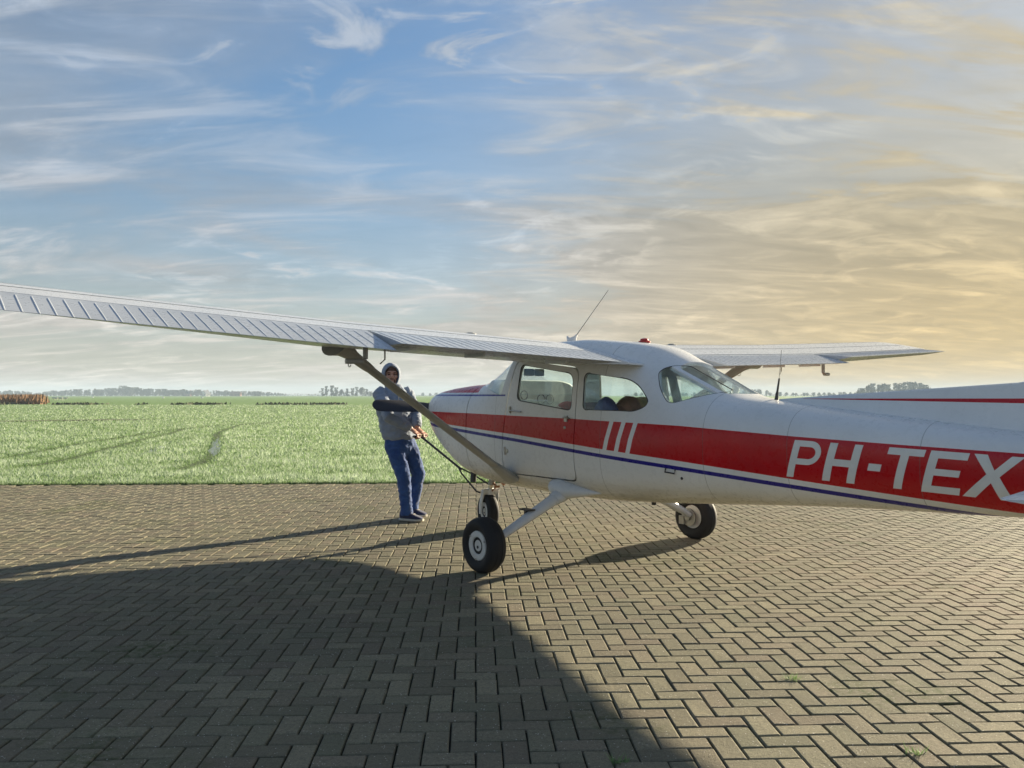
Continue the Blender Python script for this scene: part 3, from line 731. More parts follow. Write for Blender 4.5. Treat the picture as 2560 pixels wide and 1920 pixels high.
def wing(sgn):
    hf, ha = .735, .742
    bm = bmesh.new(); ys_ = [.30, .5, .62] + list(np.linspace(.9, 2.54, 8)) + [2.545] + list(np.linspace(2.9, 5.25, 9)); rr = []
    for y in ys_:
        h_ = hf if y <= 2.542 else ha
        if y < .62: h_ = .97
        cs_ = [c_*h_/.70 if i > 5 else c_ for i, c_ in enumerate(CS)] + [h_]
        rr.append([wp(y, c_, True, sgn) for c_ in reversed(cs_)] + [wp(y, c_, False, sgn) for c_ in cs_[1:]])
    # moulded tip
    for q in (.25, .5, .75, .93, 1.0):
        y = 5.25 + .20*q; k_ = math.sqrt(1-(q*.97)**2); ring_ = []
        for i, p in enumerate(rr[len(ys_)-1]):
            mid = wp(5.25, .42, False, sgn)*.5 + wp(5.25, .42, True, sgn)*.5
            ring_.append(Vector((mid.x+.04*q+(p.x-mid.x)*(.55+.45*k_), sgn*y, mid.z-.01*q+.006*q+(p.z-mid.z)*(k_*.9+.1)*(1-.1*q))))
        rr.append(ring_)
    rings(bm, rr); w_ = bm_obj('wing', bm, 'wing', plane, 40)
    def surface(name, y0, y1, hc, pitch, defl, rib_h, rib_w):
        bm = bmesh.new(); ys2 = []; n_ = int(round((y1-y0)/pitch)); pt = (y1-y0)/n_
        for i in range(n_):
            c0 = y0+(i+.5)*pt; ys2 += [(c0-rib_w*1.3, 0), (c0-rib_w*.45, 1), (c0+rib_w*.45, 1), (c0+rib_w*1.3, 0)]
        ys2 = [(y0, 0)] + ys2 + [(y1, 0)]; rr = []
        for y, h_ in ys2:
            hp = wp(y, hc+.012, True, sgn)*.5+wp(y, hc+.012, False, sgn)*.5; ring_ = []
            up = [wp(y, c_, True, sgn, h_*rib_h*e) for c_, e in ((hc+.008, 0), (hc+.03, .2), (hc+.05, 1), (.93, 1), (.992, .7), (1.0, .4))]
            dn = [wp(y, c_, False, sgn, h_*rib_h*.8*e + (.002)) for c_, e in ((1.0, .4), (.992, .7), (.93, 1), (hc+.05, 1), (hc+.008, 0))]
            rot = Matrix.Rotation(defl, 3, 'Y')
            rr.append([hp + rot @ (p-hp) for p in up+dn])
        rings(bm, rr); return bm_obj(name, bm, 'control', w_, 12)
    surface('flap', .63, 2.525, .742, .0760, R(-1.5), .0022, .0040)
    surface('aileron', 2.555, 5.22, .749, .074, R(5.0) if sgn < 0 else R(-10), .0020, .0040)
    # hardware below and above
    bm = bmesh.new()
    p = wp(2.60, .80, False, sgn)
    tube(bm, [p+Vector((0, 0, .02)), p+Vector((0, 0, -.085)), p+Vector((.0, sgn*.02, -.105)), p+Vector((-.02, sgn*.13, -.105))], .017, 10); bm_obj('tie_down_arm', bm, 'strut', w_)
    bm = bmesh.new(); p = wp(2.30, .62, False, sgn); tube(bm, [p, p+Vector((0, 0, -.07)), p+Vector((-.03, sgn*.02, -.10))], .006, 8); bm_obj('pitot_tube', bm, 'strut', w_)
    for yy_ in (1.0, 1.75, 2.35):
        bm = bmesh.new(); p = wp(yy_, .80, False, sgn); box(bm, p+Vector((0, 0, -.004)), (.24, .012, .035)); bm_obj('flap_track', bm, 'wing', w_)
    bm = bmesh.new(); p = wp(1.22, .30, True, sgn); lathe(bm, [(0, .05), (.005, .05), (.008, .035), (.014, .03), (.015, .01)], p-Vector((0, 0, .004)), (0, 0, 1), 24); bm_obj('fuel_cap', bm, 'strut', w_)
    # raised lap seams of the upper skin
    bm = bmesh.new()
    for cf in (.30, .55):
        tube(bm, [wp(y, cf, True, sgn, .0) for y in np.linspace(.7, 5.2, 40)], (.0016, .010), 6, side=(0, 0, 1))
    bm_obj('skin_lap', bm, 'wing', w_)
    return w_
wing_l, wing_r = wing(-1), wing(1)
def strut(sgn):
    a = Vector((.80, sgn*.50, .655)); b_ = wp(2.42, .33, False, sgn)+Vector((0, 0, .02))
    bm = bmesh.new(); pts = [a.lerp(b_, q) for q in (0, .15, .5, .85, 1)]
    tube(bm, pts, [(.060, .026)]*5, 20, side=(1, 0, 0)); st_ = bm_obj('wing_strut', bm, 'strut', plane)
    bm = bmesh.new(); d_ = (b_-a).normalized()
    tube(bm, [b_-d_*.34, b_-d_*.30, b_-d_*.15, b_-d_*.05, b_+d_*.03], [(.064, .030), (.068, .034), (.074, .04), (.105, .062), (.15, .11)], 20, side=(1, 0, 0)); bm_obj('strut_fairing', bm, 'strut', st_)
    bm = bmesh.new(); tube(bm, [a+d_*.26, a+d_*.20, a+d_*.08, a-d_*.02], [(.064, .030), (.072, .036), (.085, .045), (.10, .05)], 20, side=(1, 0, 0)); bm_obj('strut_fairing', bm, 'strut', st_)
    bm = bmesh.new(); p = b_-d_*.16+Vector((-.02, sgn*.02, -.045)); tube(bm, [p+Vector((.022*math.cos(k), 0, .022*math.sin(k)-.01)) for k in np.linspace(0, 2*math.pi, 13)], .004, 6, cap=False); bm_obj('tie_down_ring', bm, 'steel', st_)
strut(-1); strut(1)

# ---- undercarriage
def wheel(name, c_, r_, w_, sgn, hub=True, ax=(0, 1, 0)):
    """sgn: side on which the wheel disc faces outwards"""
    e = empty(name); e.parent = plane; ax = Vector(ax).normalized()
    prof = [(-.34, .52), (-.42, .60), (-.50, .72), (-.50, .82), (-.42, .92), (-.28, .975), (-.16, .995), (-.15, .985), (-.13, .985), (-.12, 1.0), (0, 1.0), (.12, 1.0), (.13, .985), (.15, .985), (.16, .995), (.28, .975), (.42, .92), (.50, .82), (.50, .72), (.42, .60), (.34, .52)]
    bm = bmesh.new(); lathe(bm, [(a*w_, b_*r_) for a, b_ in prof], c_, ax, 56); bm_obj('tyre', bm, 'rubber', e, 40)
    bm = bmesh.new(); s_ = sgn
    pr_ = [(-.36, .3), (-.36, .50), (-.30, .535), (0, .5), (.33, .535), (.39, .52), (.40, .50), (.40, .33), (.385, .315), (.33, .30), (.325, .27), (.335, .25), (.35, .10), (.35, .02)]
    lathe(bm, [(a*w_*s_, b_*r_) for a, b_ in pr_], c_, ax, 48); bm_obj('rim', bm, 'wheel_white', e, 30)
    bm = bmesh.new(); lathe(bm, [(.30*w_*s_, .055*r_), (.37*w_*s_, .055*r_), (.375*w_*s_, .03*r_)], Vector(c_)+Vector((.0, 0, -.012)), ax, 20); bm_obj('axle_nut', bm, 'dark', e)
    for k in range(3):
        a_ = k*2.094+.4; p = Vector(c_)+ax*(.385*w_*s_)+Vector((math.cos(a_), 0, math.sin(a_)))*(.49*r_)
        bm = bmesh.new(); lathe(bm, [(0, .008), (.008*s_, .008)], p, ax, 6); bm_obj('bolt', bm, 'steel', e)
    return e
for sgn in (-1, 1):
    wc_ = Vector((1.478, sgn*1.275, .217)); wheel('main_wheel', wc_, .220, .165, sgn)
    bm = bmesh.new(); p0 = Vector((1.50, sgn*.40, .60)); p1 = Vector((1.49, sgn*1.10, .275)); p2 = Vector((1.478, sgn*1.20, .217))
    tube(bm, [p0, p0.lerp(p1, .3), p0.lerp(p1, .65), p1, p1.lerp(p2, .6)], [(.060, .050), (.055, .047), (.046, .040), (.036, .032), (.033, .030)], 20, side=(1, 0, 0)); gl_ = bm_obj('gear_leg', bm, 'wing', plane)
    bm = bmesh.new(); tube(bm, [p2-Vector((0, sgn*.06, 0)), p2+Vector((0, sgn*.10, 0))], .03, 16); bm_obj('axle', bm, 'steel', gl_)
    bm = bmesh.new(); lathe(bm, [(0, .085), (.012, .085)], p2-Vector((0, sgn*.035, 0)), (0, 1, 0), 32); bm_obj('brake_disc', bm, 'steel', gl_)
    bm = bmesh.new(); box(bm, p2+Vector((-.065, -sgn*.035, -.03)), (.06, .06, .08)); bm_obj('brake_caliper', bm, 'steel', gl_)
    bm = bmesh.new(); q = p0.lerp(p1, .62); box(bm, q+Vector((-.02, 0, .06)), (.13, .07, .012)); box(bm, q+Vector((-.02, 0, .035)), (.02, .05, .05)); bm_obj('step', bm, 'dark', gl_)
    bm = bmesh.new(); hd_ = Vector((1.44, sgn*.50, .605))     # teardrop fairing where the leg leaves the belly
    tube(bm, [Vector((1.34, sgn*.46, .625)), Vector((1.38, sgn*.47, .62)), Vector((1.46, sgn*.475, .607)), Vector((1.56, sgn*.46, .60)), Vector((1.70, sgn*.435, .597)), Vector((1.90, sgn*.40, .60))], [(.012, .012), (.06, .055), (.085, .085), (.075, .08), (.045, .055), (.008, .008)], 18, side=(0, 0, 1)); 
    tube(bm, [p0.lerp(p1, .02), p0.lerp(p1, .14), p0.lerp(p1, .24)], [(.085, .07), (.078, .064), (.062, .053)], 18, side=(1, 0, 0)); bm_obj('gear_fairing', bm, 'wing', plane)
NW = Vector((-.225, 0, .184)); NA = R(14); nax = Vector((math.sin(NA), math.cos(NA), 0)); nfw = Vector((math.cos(NA), -math.sin(NA), 0))
wheel('nose_wheel', NW, .184, .125, -1, ax=nax)
ng = empty('nose_gear'); ng.parent = plane
bm = bmesh.new(); tube(bm, [(-.12, 0, .66), (-.165, 0, .47)], .034, 20); bm_obj('oleo_strut', bm, 'strut', ng)
bm = bmesh.new(); tube(bm, [(-.165, 0, .50), (-.19, 0, .385)], .026, 20); bm_obj('oleo_piston', bm, 'chrome', ng)
bm = bmesh.new(); top_ = Vector((-.19, 0, .395)); tube(bm, [top_-nax*.085, top_+nax*.085], (.03, .034), 14, side=(0, 0, 1)); tube(bm, [top_+Vector((0, 0, .03)), top_-Vector((0, 0, .03))], .042, 16)
for s_ in (-1, 1): tube(bm, [top_+nax*(s_*.078)+Vector((0, 0, .01)), top_+nax*(s_*.086)-Vector((.008, 0, .06)), NW+nax*(s_*.086)+Vector((.0, 0, .07)), NW+nax*(s_*.084)-Vector((0, 0, .02))], [(.034, .016), (.034, .014), (.03, .013), (.028, .013)], 14, side=nfw)
bm_obj('fork', bm, 'wheel_white', ng)
bm = bmesh.new(); tube(bm, [(-.165, 0, .50), (-.07, 0, .455), (-.165, 0, .40)], .013, 10); tube(bm, [(-.07, -.03, .455), (-.07, .03, .455)], .012, 8); bm_obj('torque_link', bm, 'copper', ng)
bm = bmesh.new(); tube(bm, [(-.15, .05, .55), (-.06, .09, .47)], .016, 10); bm_obj('shimmy_damper', bm, 'copper', ng)
bm = bmesh.new(); tube(bm, [(-.26, -.16, .64), (-.25, -.17, .53), (-.25, -.172, .50)], .032, 16); bm_obj('exhaust_pipe', bm, 'dark', cowl)
bm = bmesh.new(); tube(bm, [(2.05, .06, .52), (2.05, .06, .485)], .02, 12); bm_obj('drain', bm, 'dark', fus)
# ---- propeller
pe = empty('propeller'); pe.parent = plane; PXc, PZc = -.985, 1.262
bm = bmesh.new(); lathe(bm, [(.07, .15), (0, .15), (-.10, .135), (-.19, .09), (-.245, .035), (-.255, .008)], (PXc, 0, PZc), (1, 0, 0), 40); bm_obj('spinner', bm, 'wheel_white', pe)
for s_ in (-1, 1):
    bm = bmesh.new(); rr = []
    for q in list(np.linspace(0, .9, 12))+[.93, .95, .965, .98, .99, .996, 1]:
        r_ = .10+.85*q; ch = np.interp(q, [0, .2, .5, .8, .9], [.09, .125, .140, .138, .128])*(1 if q <= .9 else math.sqrt(max(.004, 1-((q-.9)/.1)**2))); th = np.interp(q, [0, .3, 1], [.035, .016, .005]); tw = R(np.interp(q, [0, .3, 1], [58, 35, 16]))
        ring_ = []
        for k in range(18):
            a_ = 2*math.pi*k/18; cx, tz = ch*.5*math.cos(a_), th*.5*math.sin(a_)
            # blade lies nearly horizontal; chord turned by the local pitch
            ring_.append(Vector((PXc + cx*math.sin(tw)*s_ + tz*math.cos(tw), s_*r_, PZc + cx*math.cos(tw) - tz*math.sin(tw)*s_ + (-s_)*r_*.035)))
        rr.append(ring_)
    rings(bm, rr); bm_obj('blade', bm, 'prop', pe)
# ---- tail
def flat_foil(bm, sts):
    """sts: list of (list of ring points)"""
    rings(bm, sts)
def fin_ring(z, xl, xt, th, n_=9):
    up = []; dn = []
    for k in range(n_):
        c_ = 1-(k/(n_-1)); c_ = c_**1.6; t_ = th*min(1, math.sqrt(max(0, c_))*1.7)*(1-.75*c_); x = xl+(xt-xl)*c_
        up.append((x, t_, z)); dn.append((x, -t_, z))
    return up + dn[::-1][1:-1]
# dorsal fillet running forward to the rear window
bm = bmesh.new(); rr = []
for x in np.linspace(3.30, 6.05, 24):
    zt_ = np.interp(x, [3.30, 3.45, 4.90, 5.6, 6.05], [1.372, 1.383, 1.474, 1.66, 1.93]); zb_ = spl(x, SEC, 4)-.03
    th = np.interp(x, [3.30, 3.6, 5, 6.05], [.008, .03, .05, .055])
    rr.append([(x, -th*1.9, zb_), (x, -th*1.15, zb_+(zt_-zb_)*.35), (x, -th*.8, zb_+(zt_-zb_)*.75), (x, -th*.45, zt_-.008), (x, 0, zt_), (x, th*.45, zt_-.008), (x, th*.8, zb_+(zt_-zb_)*.75), (x, th*1.15, zb_+(zt_-zb_)*.35), (x, th*1.9, zb_)])
rings(bm, rr); bm_obj('dorsal_fin', bm, 'fin', plane)
bm = bmesh.new(); rings(bm, [fin_ring(z, xl, xt, th) for z, xl, xt, th in ((1.02, 5.62, 6.62, .06), (1.4, 5.78, 6.66, .055), (2.0, 6.05, 6.82, .045), (2.55, 6.36, 6.98, .035), (2.63, 6.45, 6.98, .022))]); bm_obj('fin', bm, 'fin', plane)
bm = bmesh.new(); rings(bm, [fin_ring(z, xl, xt, th) for z, xl, xt, th in ((.92, 6.66, 7.12, .04), (1.5, 6.70, 7.18, .038), (2.0, 6.85, 7.26, .034), (2.55, 7.02, 7.36, .028), (2.66, 7.0, 7.35, .02))]); bm_obj('rudder', bm, 'fin', plane)
for s_ in (-1, 1):
    bm = bmesh.new(); rr = []
    for y, xl, xt, th in ((.05, 5.24, 6.19, .055), (.6, 5.31, 6.16, .05), (1.2, 5.37, 6.13, .04), (1.58, 5.42, 6.11, .034), (1.67, 5.43, 6.09, .026), (1.725, 5.465, 6.06, .012)):
        rr.append([(p[0], s_*y, 1.005+p[1]*1.0) for p in fin_ring(0, xl, xt, th)])
    rings(bm, rr); st_ = bm_obj('stabilizer', bm, 'wing', plane)
    bm = bmesh.new(); rr = []
    for y, xl, xt, th in ((.12, 6.21, 6.62, .036), (.8, 6.18, 6.58, .032), (1.5, 6.14, 6.50, .026), (1.70, 6.10, 6.40, .012)):
        rr.append([(p[0], s_*y, 1.0+p[1]) for p in fin_ring(0, xl, xt, th)])
    rings(bm, rr); bm_obj('elevator', bm, 'wing', st_)
# ---- aerials, beacon
bm = bmesh.new(); tube(bm, [(1.06, 0, 1.868), (1.10, 0, 1.885), (1.135, 0, 1.93), (1.155, 0, 1.955)], [(.09, .022), (.06, .018), (.018, .010), (.007, .006)], 16, side=(1, 0, 0)); aer = bm_obj('antenna_base', bm, 'wing', fus)
bm = bmesh.new(); tube(bm, [(1.145, 0, 1.94), (1.567, 0, 2.318)], [.0055, .0035], 8); bm_obj('antenna_rod', bm, 'strut', aer)
bm = bmesh.new(); tube(bm, [(3.275, 0, 1.36), (3.285, 0, 1.43), (3.30, 0, 1.52)], [.015, .008, .006], 10); tube(bm, [(3.298, 0, 1.51), (3.318, 0, 1.72)], .0016, 6); bm_obj('whip_antenna', bm, 'dark', fus)
bm = bmesh.new(); lathe(bm, [(0, .05), (.012, .05), (.02, .035), (.032, .033), (.038, .015)], (1.95, .05, 1.842), (0, 0, 1), 24); bm_obj('beacon', bm, 'beacon', fus)

# things lying in the cabin: top-level, placed in the aircraft's frame
PM = Matrix.Translation((AX, AY, 0)) @ Matrix.Rotation(AYAW, 4, 'Z')
def loose(name, bm, material, label, cat):
    o_ = bm_obj(name, bm, material); o_.matrix_world = PM; return tag(o_, label, cat)
bm = bmesh.new(); rr = []
for q in np.linspace(0, 1, 9):
    k_ = math.sin(math.pi*(.12+.76*q))**.5; rr.append([(1.95+.14*k_*math.cos(a_), -.06+(q-.5)*.36, 1.185+.215*k_*math.copysign(abs(math.sin(a_))**.7, math.sin(a_))+.02*math.sin(9*q)) for a_ in np.linspace(0, 2*math.pi, 18, endpoint=False)])
rings(bm, rr); loose('travel_bag', bm, 'bag_b', 'brown and grey bag on the rear seat behind the side window', 'bag')
bm = bmesh.new(); rr = []
for q in np.linspace(0, 1, 8):
    k_ = math.sin(math.pi*(.15+.70*q))**.5; rr.append([(1.90+.10*k_*math.cos(a_), -.345+(q-.5)*.20, 1.165+.225*k_*math.sin(a_)) for a_ in np.linspace(0, 2*math.pi, 16, endpoint=False)])
rings(bm, rr); loose('backpack', bm, 'bag', 'dark blue backpack on the rear seat against the side window', 'backpack')
bm = bmesh.new(); rr = []
for q in np.linspace(0, 1, 9):
    k_ = math.sin(math.pi*(.13+.74*q))**.5; rr.append([(1.34+.055*k_*math.copysign(abs(math.cos(a_))**.7, math.cos(a_)), -.27+(q-.5)*.30, 1.15+.20*k_*math.copysign(abs(math.sin(a_))**.6, math.sin(a_))) for a_ in np.linspace(0, 2*math.pi, 20, endpoint=False)])
rings(bm, rr); loose('cushion', bm, 'redthing', 'red cushion standing on the front seat inside the door window', 'cushion')

# ================================================================== PERSON with tow bar
def MP(u, v, dyy=0.0, Zd=9.33):
    Zr = Zd+dyy; return Vector(((u-1280)/2073*Zr, Zr, 1.40-(v-988)/2073*Zr))
fw = Vector((math.sin(R(42)), -math.cos(R(42)), 0)); rt = Vector((fw.y, -fw.x, 0))     # facing, and his right
man = empty('person', (-1.18, 9.33, 0)); tag(man, 'person in grey hooded sweatshirt and blue jeans leaning back to pull a tow bar', 'person')
neck = MP(985, 968); head = MP(978, 938); chest = MP(984, 1022); waist = MP(993, 1072); pel = MP(1000, 1106)
shR = neck + rt*.185 + Vector((0, 0, -.085)); shL = neck - rt*.185 + Vector((0, 0, -.085))
grip = MP(1051, 1090, -.17); elR = MP(972, 1043, -.38); wrR = MP(1031, 1076, -.24)
bar_dir_end = Vector((AX, AY, 0)) + Vector((math.cos(AYAW)*-.20, math.sin(AYAW)*-.20, .385))
bdir = (bar_dir_end-grip).normalized(); cross = bdir.cross(Vector((0, 0, 1))).normalized()     # handle direction
if cross.dot(rt) < 0: cross = -cross
hR = grip + cross*.055; hL = grip - cross*.055
wrR = hR - bdir*.075 + Vector((-.02, 0, .045)); wrL = hL - bdir*.075 + Vector((-.02, 0, .045))
elL = (shL+wrL)*.5 + Vector((.03, .08, -.05))
hipR = pel + rt*.085; hipL = pel - rt*.085
knR = MP(1009, 1192, -.10); anR = MP(1017, 1276, -.10)
knL = MP(1046, 1184, .08); anL = MP(1030, 1268, .16); anL.z = .115; anR.z = .10
def to_body(bm, pts, rad, seg=16, side=None): tube(bm, pts, rad, seg, True, side)
def torso(bm, grow=0.0, low=True):
    cs_ = [(pel-Vector((0, 0, .10)), .165, .115), (pel, .175, .125), (waist, .160, .115), (chest, .185, .125), (neck-Vector((0, 0, .15)), .20, .115), (neck-Vector((0, 0, .07)), .16, .085), (neck, .065, .065)]
    rr = []
    for c_, a_, b_ in cs_:
        rr.append([c_ + rt*((a_+grow)*math.cos(2*math.pi*k/24)) + fw*((b_+grow)*math.sin(2*math.pi*k/24)) for k in range(24)])
    rings(bm, rr)
hf_ = Vector((.22, -.97, -.05)).normalized(); hr_ = hf_.cross(Vector((0, 0, 1))).normalized(); hu_ = hr_.cross(hf_)
HR = Matrix((hr_, hf_, hu_)).transposed()     # head frame: x his right, y facing, z up
def hp(x, y, z): return head + HR @ Vector((x, y, z))
bm = bmesh.new()
ellipsoid(bm, hp(0, -.012, .035), (.076, .095, .085), HR, 24); ellipsoid(bm, hp(0, .022, -.03), (.062, .070, .088), HR, 24); ellipsoid(bm, hp(0, .055, -.085), (.036, .032, .028), HR, 14)
tube(bm, [hp(0, .088, .022), hp(0, .104, -.008), hp(0, .104, -.022)], [(.009, .009), (.013, .013), (.015, .012)], 10)
ellipsoid(bm, hp(0, .075, .035), (.058, .022, .014), HR, 14); ellipsoid(bm, hp(0, .083, -.052), (.027, .012, .008), HR, 12); ellipsoid(bm, hp(0, .080, -.066), (.024, .012, .008), HR, 12)
for s_ in (-1, 1):
    ellipsoid(bm, hp(s_*.077, -.01, -.005), (.012, .022, .034), HR, 12); ellipsoid(bm, hp(s_*.042, .068, -.015), (.024, .022, .02), HR, 12)
to_body(bm, [neck-Vector((0, 0, .06)), neck+Vector((0, 0, .02)), head+Vector((0, .0, -.06))], [.062, .056, .054])
torso(bm)
def arm(bm, sh_, el_, wr_, g_=0.0): to_body(bm, [sh_, sh_.lerp(el_, .35), el_, el_.lerp(wr_, .4), wr_], [.060+g_, .052+g_, .042+g_, .042+g_, .028+g_])
arm(bm, shR, elR, wrR); arm(bm, shL, elL, wrL)
def hand(bm, wr_, h_, s_):
    pd = (h_+Vector((0, 0, .026))-bdir*.018-wr_); tube(bm, [wr_, wr_+pd*.5, wr_+pd], [(.027, .018), (.040, .017), (.043, .016)], 14, side=cross)
    base = wr_+pd; up = cross.cross(bdir).normalized(); up = up if up.z > 0 else -up
    for k, (off, ln_) in enumerate(((.031, .9), (.0105, 1.05), (-.0105, 1.0), (-.031, .82))):
        b0 = base + cross*off; c0 = grip + cross*((h_-grip).dot(cross)+off)
        tube(bm, [b0, c0+up*.027+bdir*.012*ln_, c0+bdir*.029*ln_+up*.004, c0+bdir*.016-up*.024*ln_, c0-bdir*.012-up*.020*ln_], [.0105, .0105, .0098, .009, .008], 8)
    inn = -s_   # thumb leaves the side of the palm next to the other hand
    tube(bm, [wr_+pd*.35+cross*(inn*.030), wr_+pd*.8+cross*(inn*.046)-up*.012, grip+cross*((h_-grip).dot(cross)+inn*.036)-bdir*.02-up*.012, grip+cross*((h_-grip).dot(cross)+inn*.016)-bdir*.008-up*.025], [.014, .0125, .011, .009], 8)
hand(bm, wrR, hR, 1); hand(bm, wrL, hL, -1)
for h_, k_, a_ in ((hipR, knR, anR), (hipL, knL, anL)): to_body(bm, [h_, h_.lerp(k_, .5), k_, k_.lerp(a_, .35), a_, a_-Vector((0, 0, .05))], [.085, .075, .055, .053, .038, .04])
o_ = temp(bm); me = remesh(o_, .0055, 3); me.materials.clear(); me.materials.append(M['skin']); 
def person_part(name, me, material=None):
    o_ = link_mesh(name, me, material, None, 60); me.transform(Matrix.Translation(-man.location)); o_.parent = man; return o_
body = person_part('body', me)
def wrinkle(me, amp, sc, seed=0.0, dirv=None):
    me.update(); nrm = [v.normal.copy() for v in me.vertices]
    for v, n_ in zip(me.vertices, nrm):
        p = v.co; q = noise.noise(Vector((p.x*sc, p.y*sc, p.z*sc*1.9+seed)))+.5*noise.noise(Vector((p.x*sc*2.3+5, p.y*sc*2.3, p.z*sc*3.6+seed)))
        v.co = p + n_*(amp*(1-2*abs(q)))
# sweatshirt: torso, sleeves, hood round the face
bm = bmesh.new(); rr = []
for c_, a_, b_ in ((pel+Vector((-.005, 0, .035)), .186, .142), (pel+Vector((-.005, 0, .06)), .200, .152), (waist+Vector((0, 0, -.03)), .198, .150), (waist.lerp(chest, .5), .202, .148), (chest, .212, .148), (neck-Vector((0, 0, .15)), .222, .138), (neck-Vector((0, 0, .06)), .172, .108), (neck+Vector((0, 0, .005)), .085, .09), (neck+Vector((0, 0, .03)), .075, .085)):
    rr.append([c_ + rt*(a_*math.cos(2*math.pi*k/28)) + fw*(b_*math.sin(2*math.pi*k/28)) for k in range(28)])
rings(bm, rr)
for sh_, el_, wr_ in ((shR, elR, wrR), (shL, elL, wrL)): tube(bm, [sh_-(sh_-neck)*.25, sh_, sh_.lerp(el_, .4), el_, el_.lerp(wr_, .45), el_.lerp(wr_, .80), el_.lerp(wr_, .88), el_.lerp(wr_, .93)], [.082, .078, .070, .060, .056, .050, .042, .040], 18)
o_ = temp(bm); me = remesh(o_, .009, 3); wrinkle(me, .009, 9.5, 2.0); hood_me = me
me.materials.clear(); hoodie = person_part('sweatshirt', me, 'hoodie')
bm = bmesh.new()     # hood shell: outer and inner surface open at the face
nr, ns = 15, 28; outer, inner = [], []
for th_, lst in ((0.0, outer), (.014, inner)):
    for i in range(nr):
        ph = R(52) + (R(178)-R(52))*i/(nr-1); ring_ = []     # angle from the facing axis
        for k in range(ns):
            a_ = 2*math.pi*k/ns; sx_, sz_ = math.cos(a_), math.sin(a_)
            rx, ry, rz = .108-th_, .122-th_, (.128 if sz_ > 0 else .185)-th_
            y_ = math.cos(ph)*ry-.006+(.018*max(0, sz_) if i < 3 else 0); ring_.append(hp(sx_*math.sin(ph)*rx, y_, .012+sz_*math.sin(ph)*rz))
        lst.append(ring_)
rings(bm, [r_ for r_ in outer[::-1]]+[r_ for r_ in inner], cap=True)
bm_o = temp(bm); me = bm_o.data; me.transform(Matrix.Identity(4)); bpy.data.objects.remove(bm_o); wrinkle(me, .004, 14, 8.0); hood = person_part('hood', me, 'hoodie')
for s_ in (-1, 1):
    bm = bmesh.new(); p = neck+fw*.10-rt*(s_*.03)+Vector((0, 0, -.02)); tube(bm, [p, p+fw*.035+Vector((0, 0, -.08)), p+fw*.045+Vector((0, 0, -.19))], .005, 8)
    me = bpy.data.meshes.new('drawstring'); bmesh.ops.recalc_face_normals(bm, faces=bm.faces); bm.to_mesh(me); bm.free(); person_part('drawstring', me, 'sole')
# waistband / belt tail hanging below the hem
bm = bmesh.new()
rr = [[c_ + rt*(a_*math.cos(2*math.pi*k/24)) + fw*(b_*math.sin(2*math.pi*k/24)) for k in range(24)] for c_, a_, b_ in ((pel+Vector((0, 0, .06)), .172, .13), (pel, .180, .138), (pel-Vector((0, 0, .07)), .178, .135), (pel-Vector((0, 0, .13)), .15, .11))]
rings(bm, rr)
for h_, k_, a_, g_ in ((hipR, knR, anR, .0), (hipL, knL, anL, 0)): tube(bm, [h_+Vector((0, 0, -.02)), h_.lerp(k_, .35), h_.lerp(k_, .7), k_, k_.lerp(a_, .35), k_.lerp(a_, .7), k_.lerp(a_, .93), a_+Vector((0, 0, -.035))], [.102, .100, .086, .075, .070, .065, .064, .066], 20)
o_ = temp(bm); me = remesh(o_, .010, 5); wrinkle(me, .008, 10, 4.0); me.materials.clear(); person_part('jeans', me, 'jeans')
# trainers
def shoe(an, yaw):
    f_ = Vector((math.cos(yaw), math.sin(yaw), 0)); s_ = Vector((-f_.y, f_.x, 0)); c_ = Vector((an.x, an.y, 0)); zz = an.z-.10
    def ring_(x, hw, z0, z1): return [c_+f_*x+s_*(hw*math.copysign(abs(math.cos(a_))**.8, math.cos(a_)))+Vector((0, 0, zz+(z0+z1)/2+(z1-z0)/2*math.copysign(abs(math.sin(a_))**.8, math.sin(a_)))) for a_ in np.linspace(0, 2*math.pi, 18, endpoint=False)]
    bm = bmesh.new(); rings(bm, [ring_(x, hw, z0, z1) for x, hw, z0, z1 in ((-.085, .018, .025, .075), (-.075, .034, .024, .105), (-.03, .040, .024, .125), (.02, .043, .024, .118), (.07, .047, .024, .088), (.13, .050, .024, .068), (.175, .042, .024, .054), (.198, .02, .024, .04))])
    me = bpy.data.meshes.new('shoe'); bmesh.ops.recalc_face_normals(bm, faces=bm.faces); bm.to_mesh(me); bm.free(); so = person_part('shoe', me, 'shoe')
    bm = bmesh.new(); rings(bm, [ring_(x, hw, z0, z1) for x, hw, z0, z1 in ((-.094, .02, .0, .03), (-.082, .040, .0, .034), (-.03, .046, .0, .032), (.05, .047, .0, .03), (.12, .054, .0, .032), (.18, .047, .004, .036), (.208, .022, .010, .036))])
    me = bpy.data.meshes.new('sole'); bmesh.ops.recalc_face_normals(bm, faces=bm.faces); bm.to_mesh(me); bm.free(); sl = link_mesh('sole', me, 'sole', None, 40); me.transform(Matrix.Translation(-man.location)); sl.parent = so
    for k in range(3):
        bm = bmesh.new(); p = c_+f_*(.035+.03*k)+Vector((0, 0, zz+.113-.017*k)); tube(bm, [p-s_*.022, p+Vector((0, 0, .006)), p+s_*.022], .0035, 6); me = bpy.data.meshes.new('lace'); bm.to_mesh(me); bm.free(); lc = link_mesh('lace', me, 'sole', None, 40); me.transform(Matrix.Translation(-man.location)); lc.parent = so
shoe(anR, R(-22)); shoe(anL, R(-30))
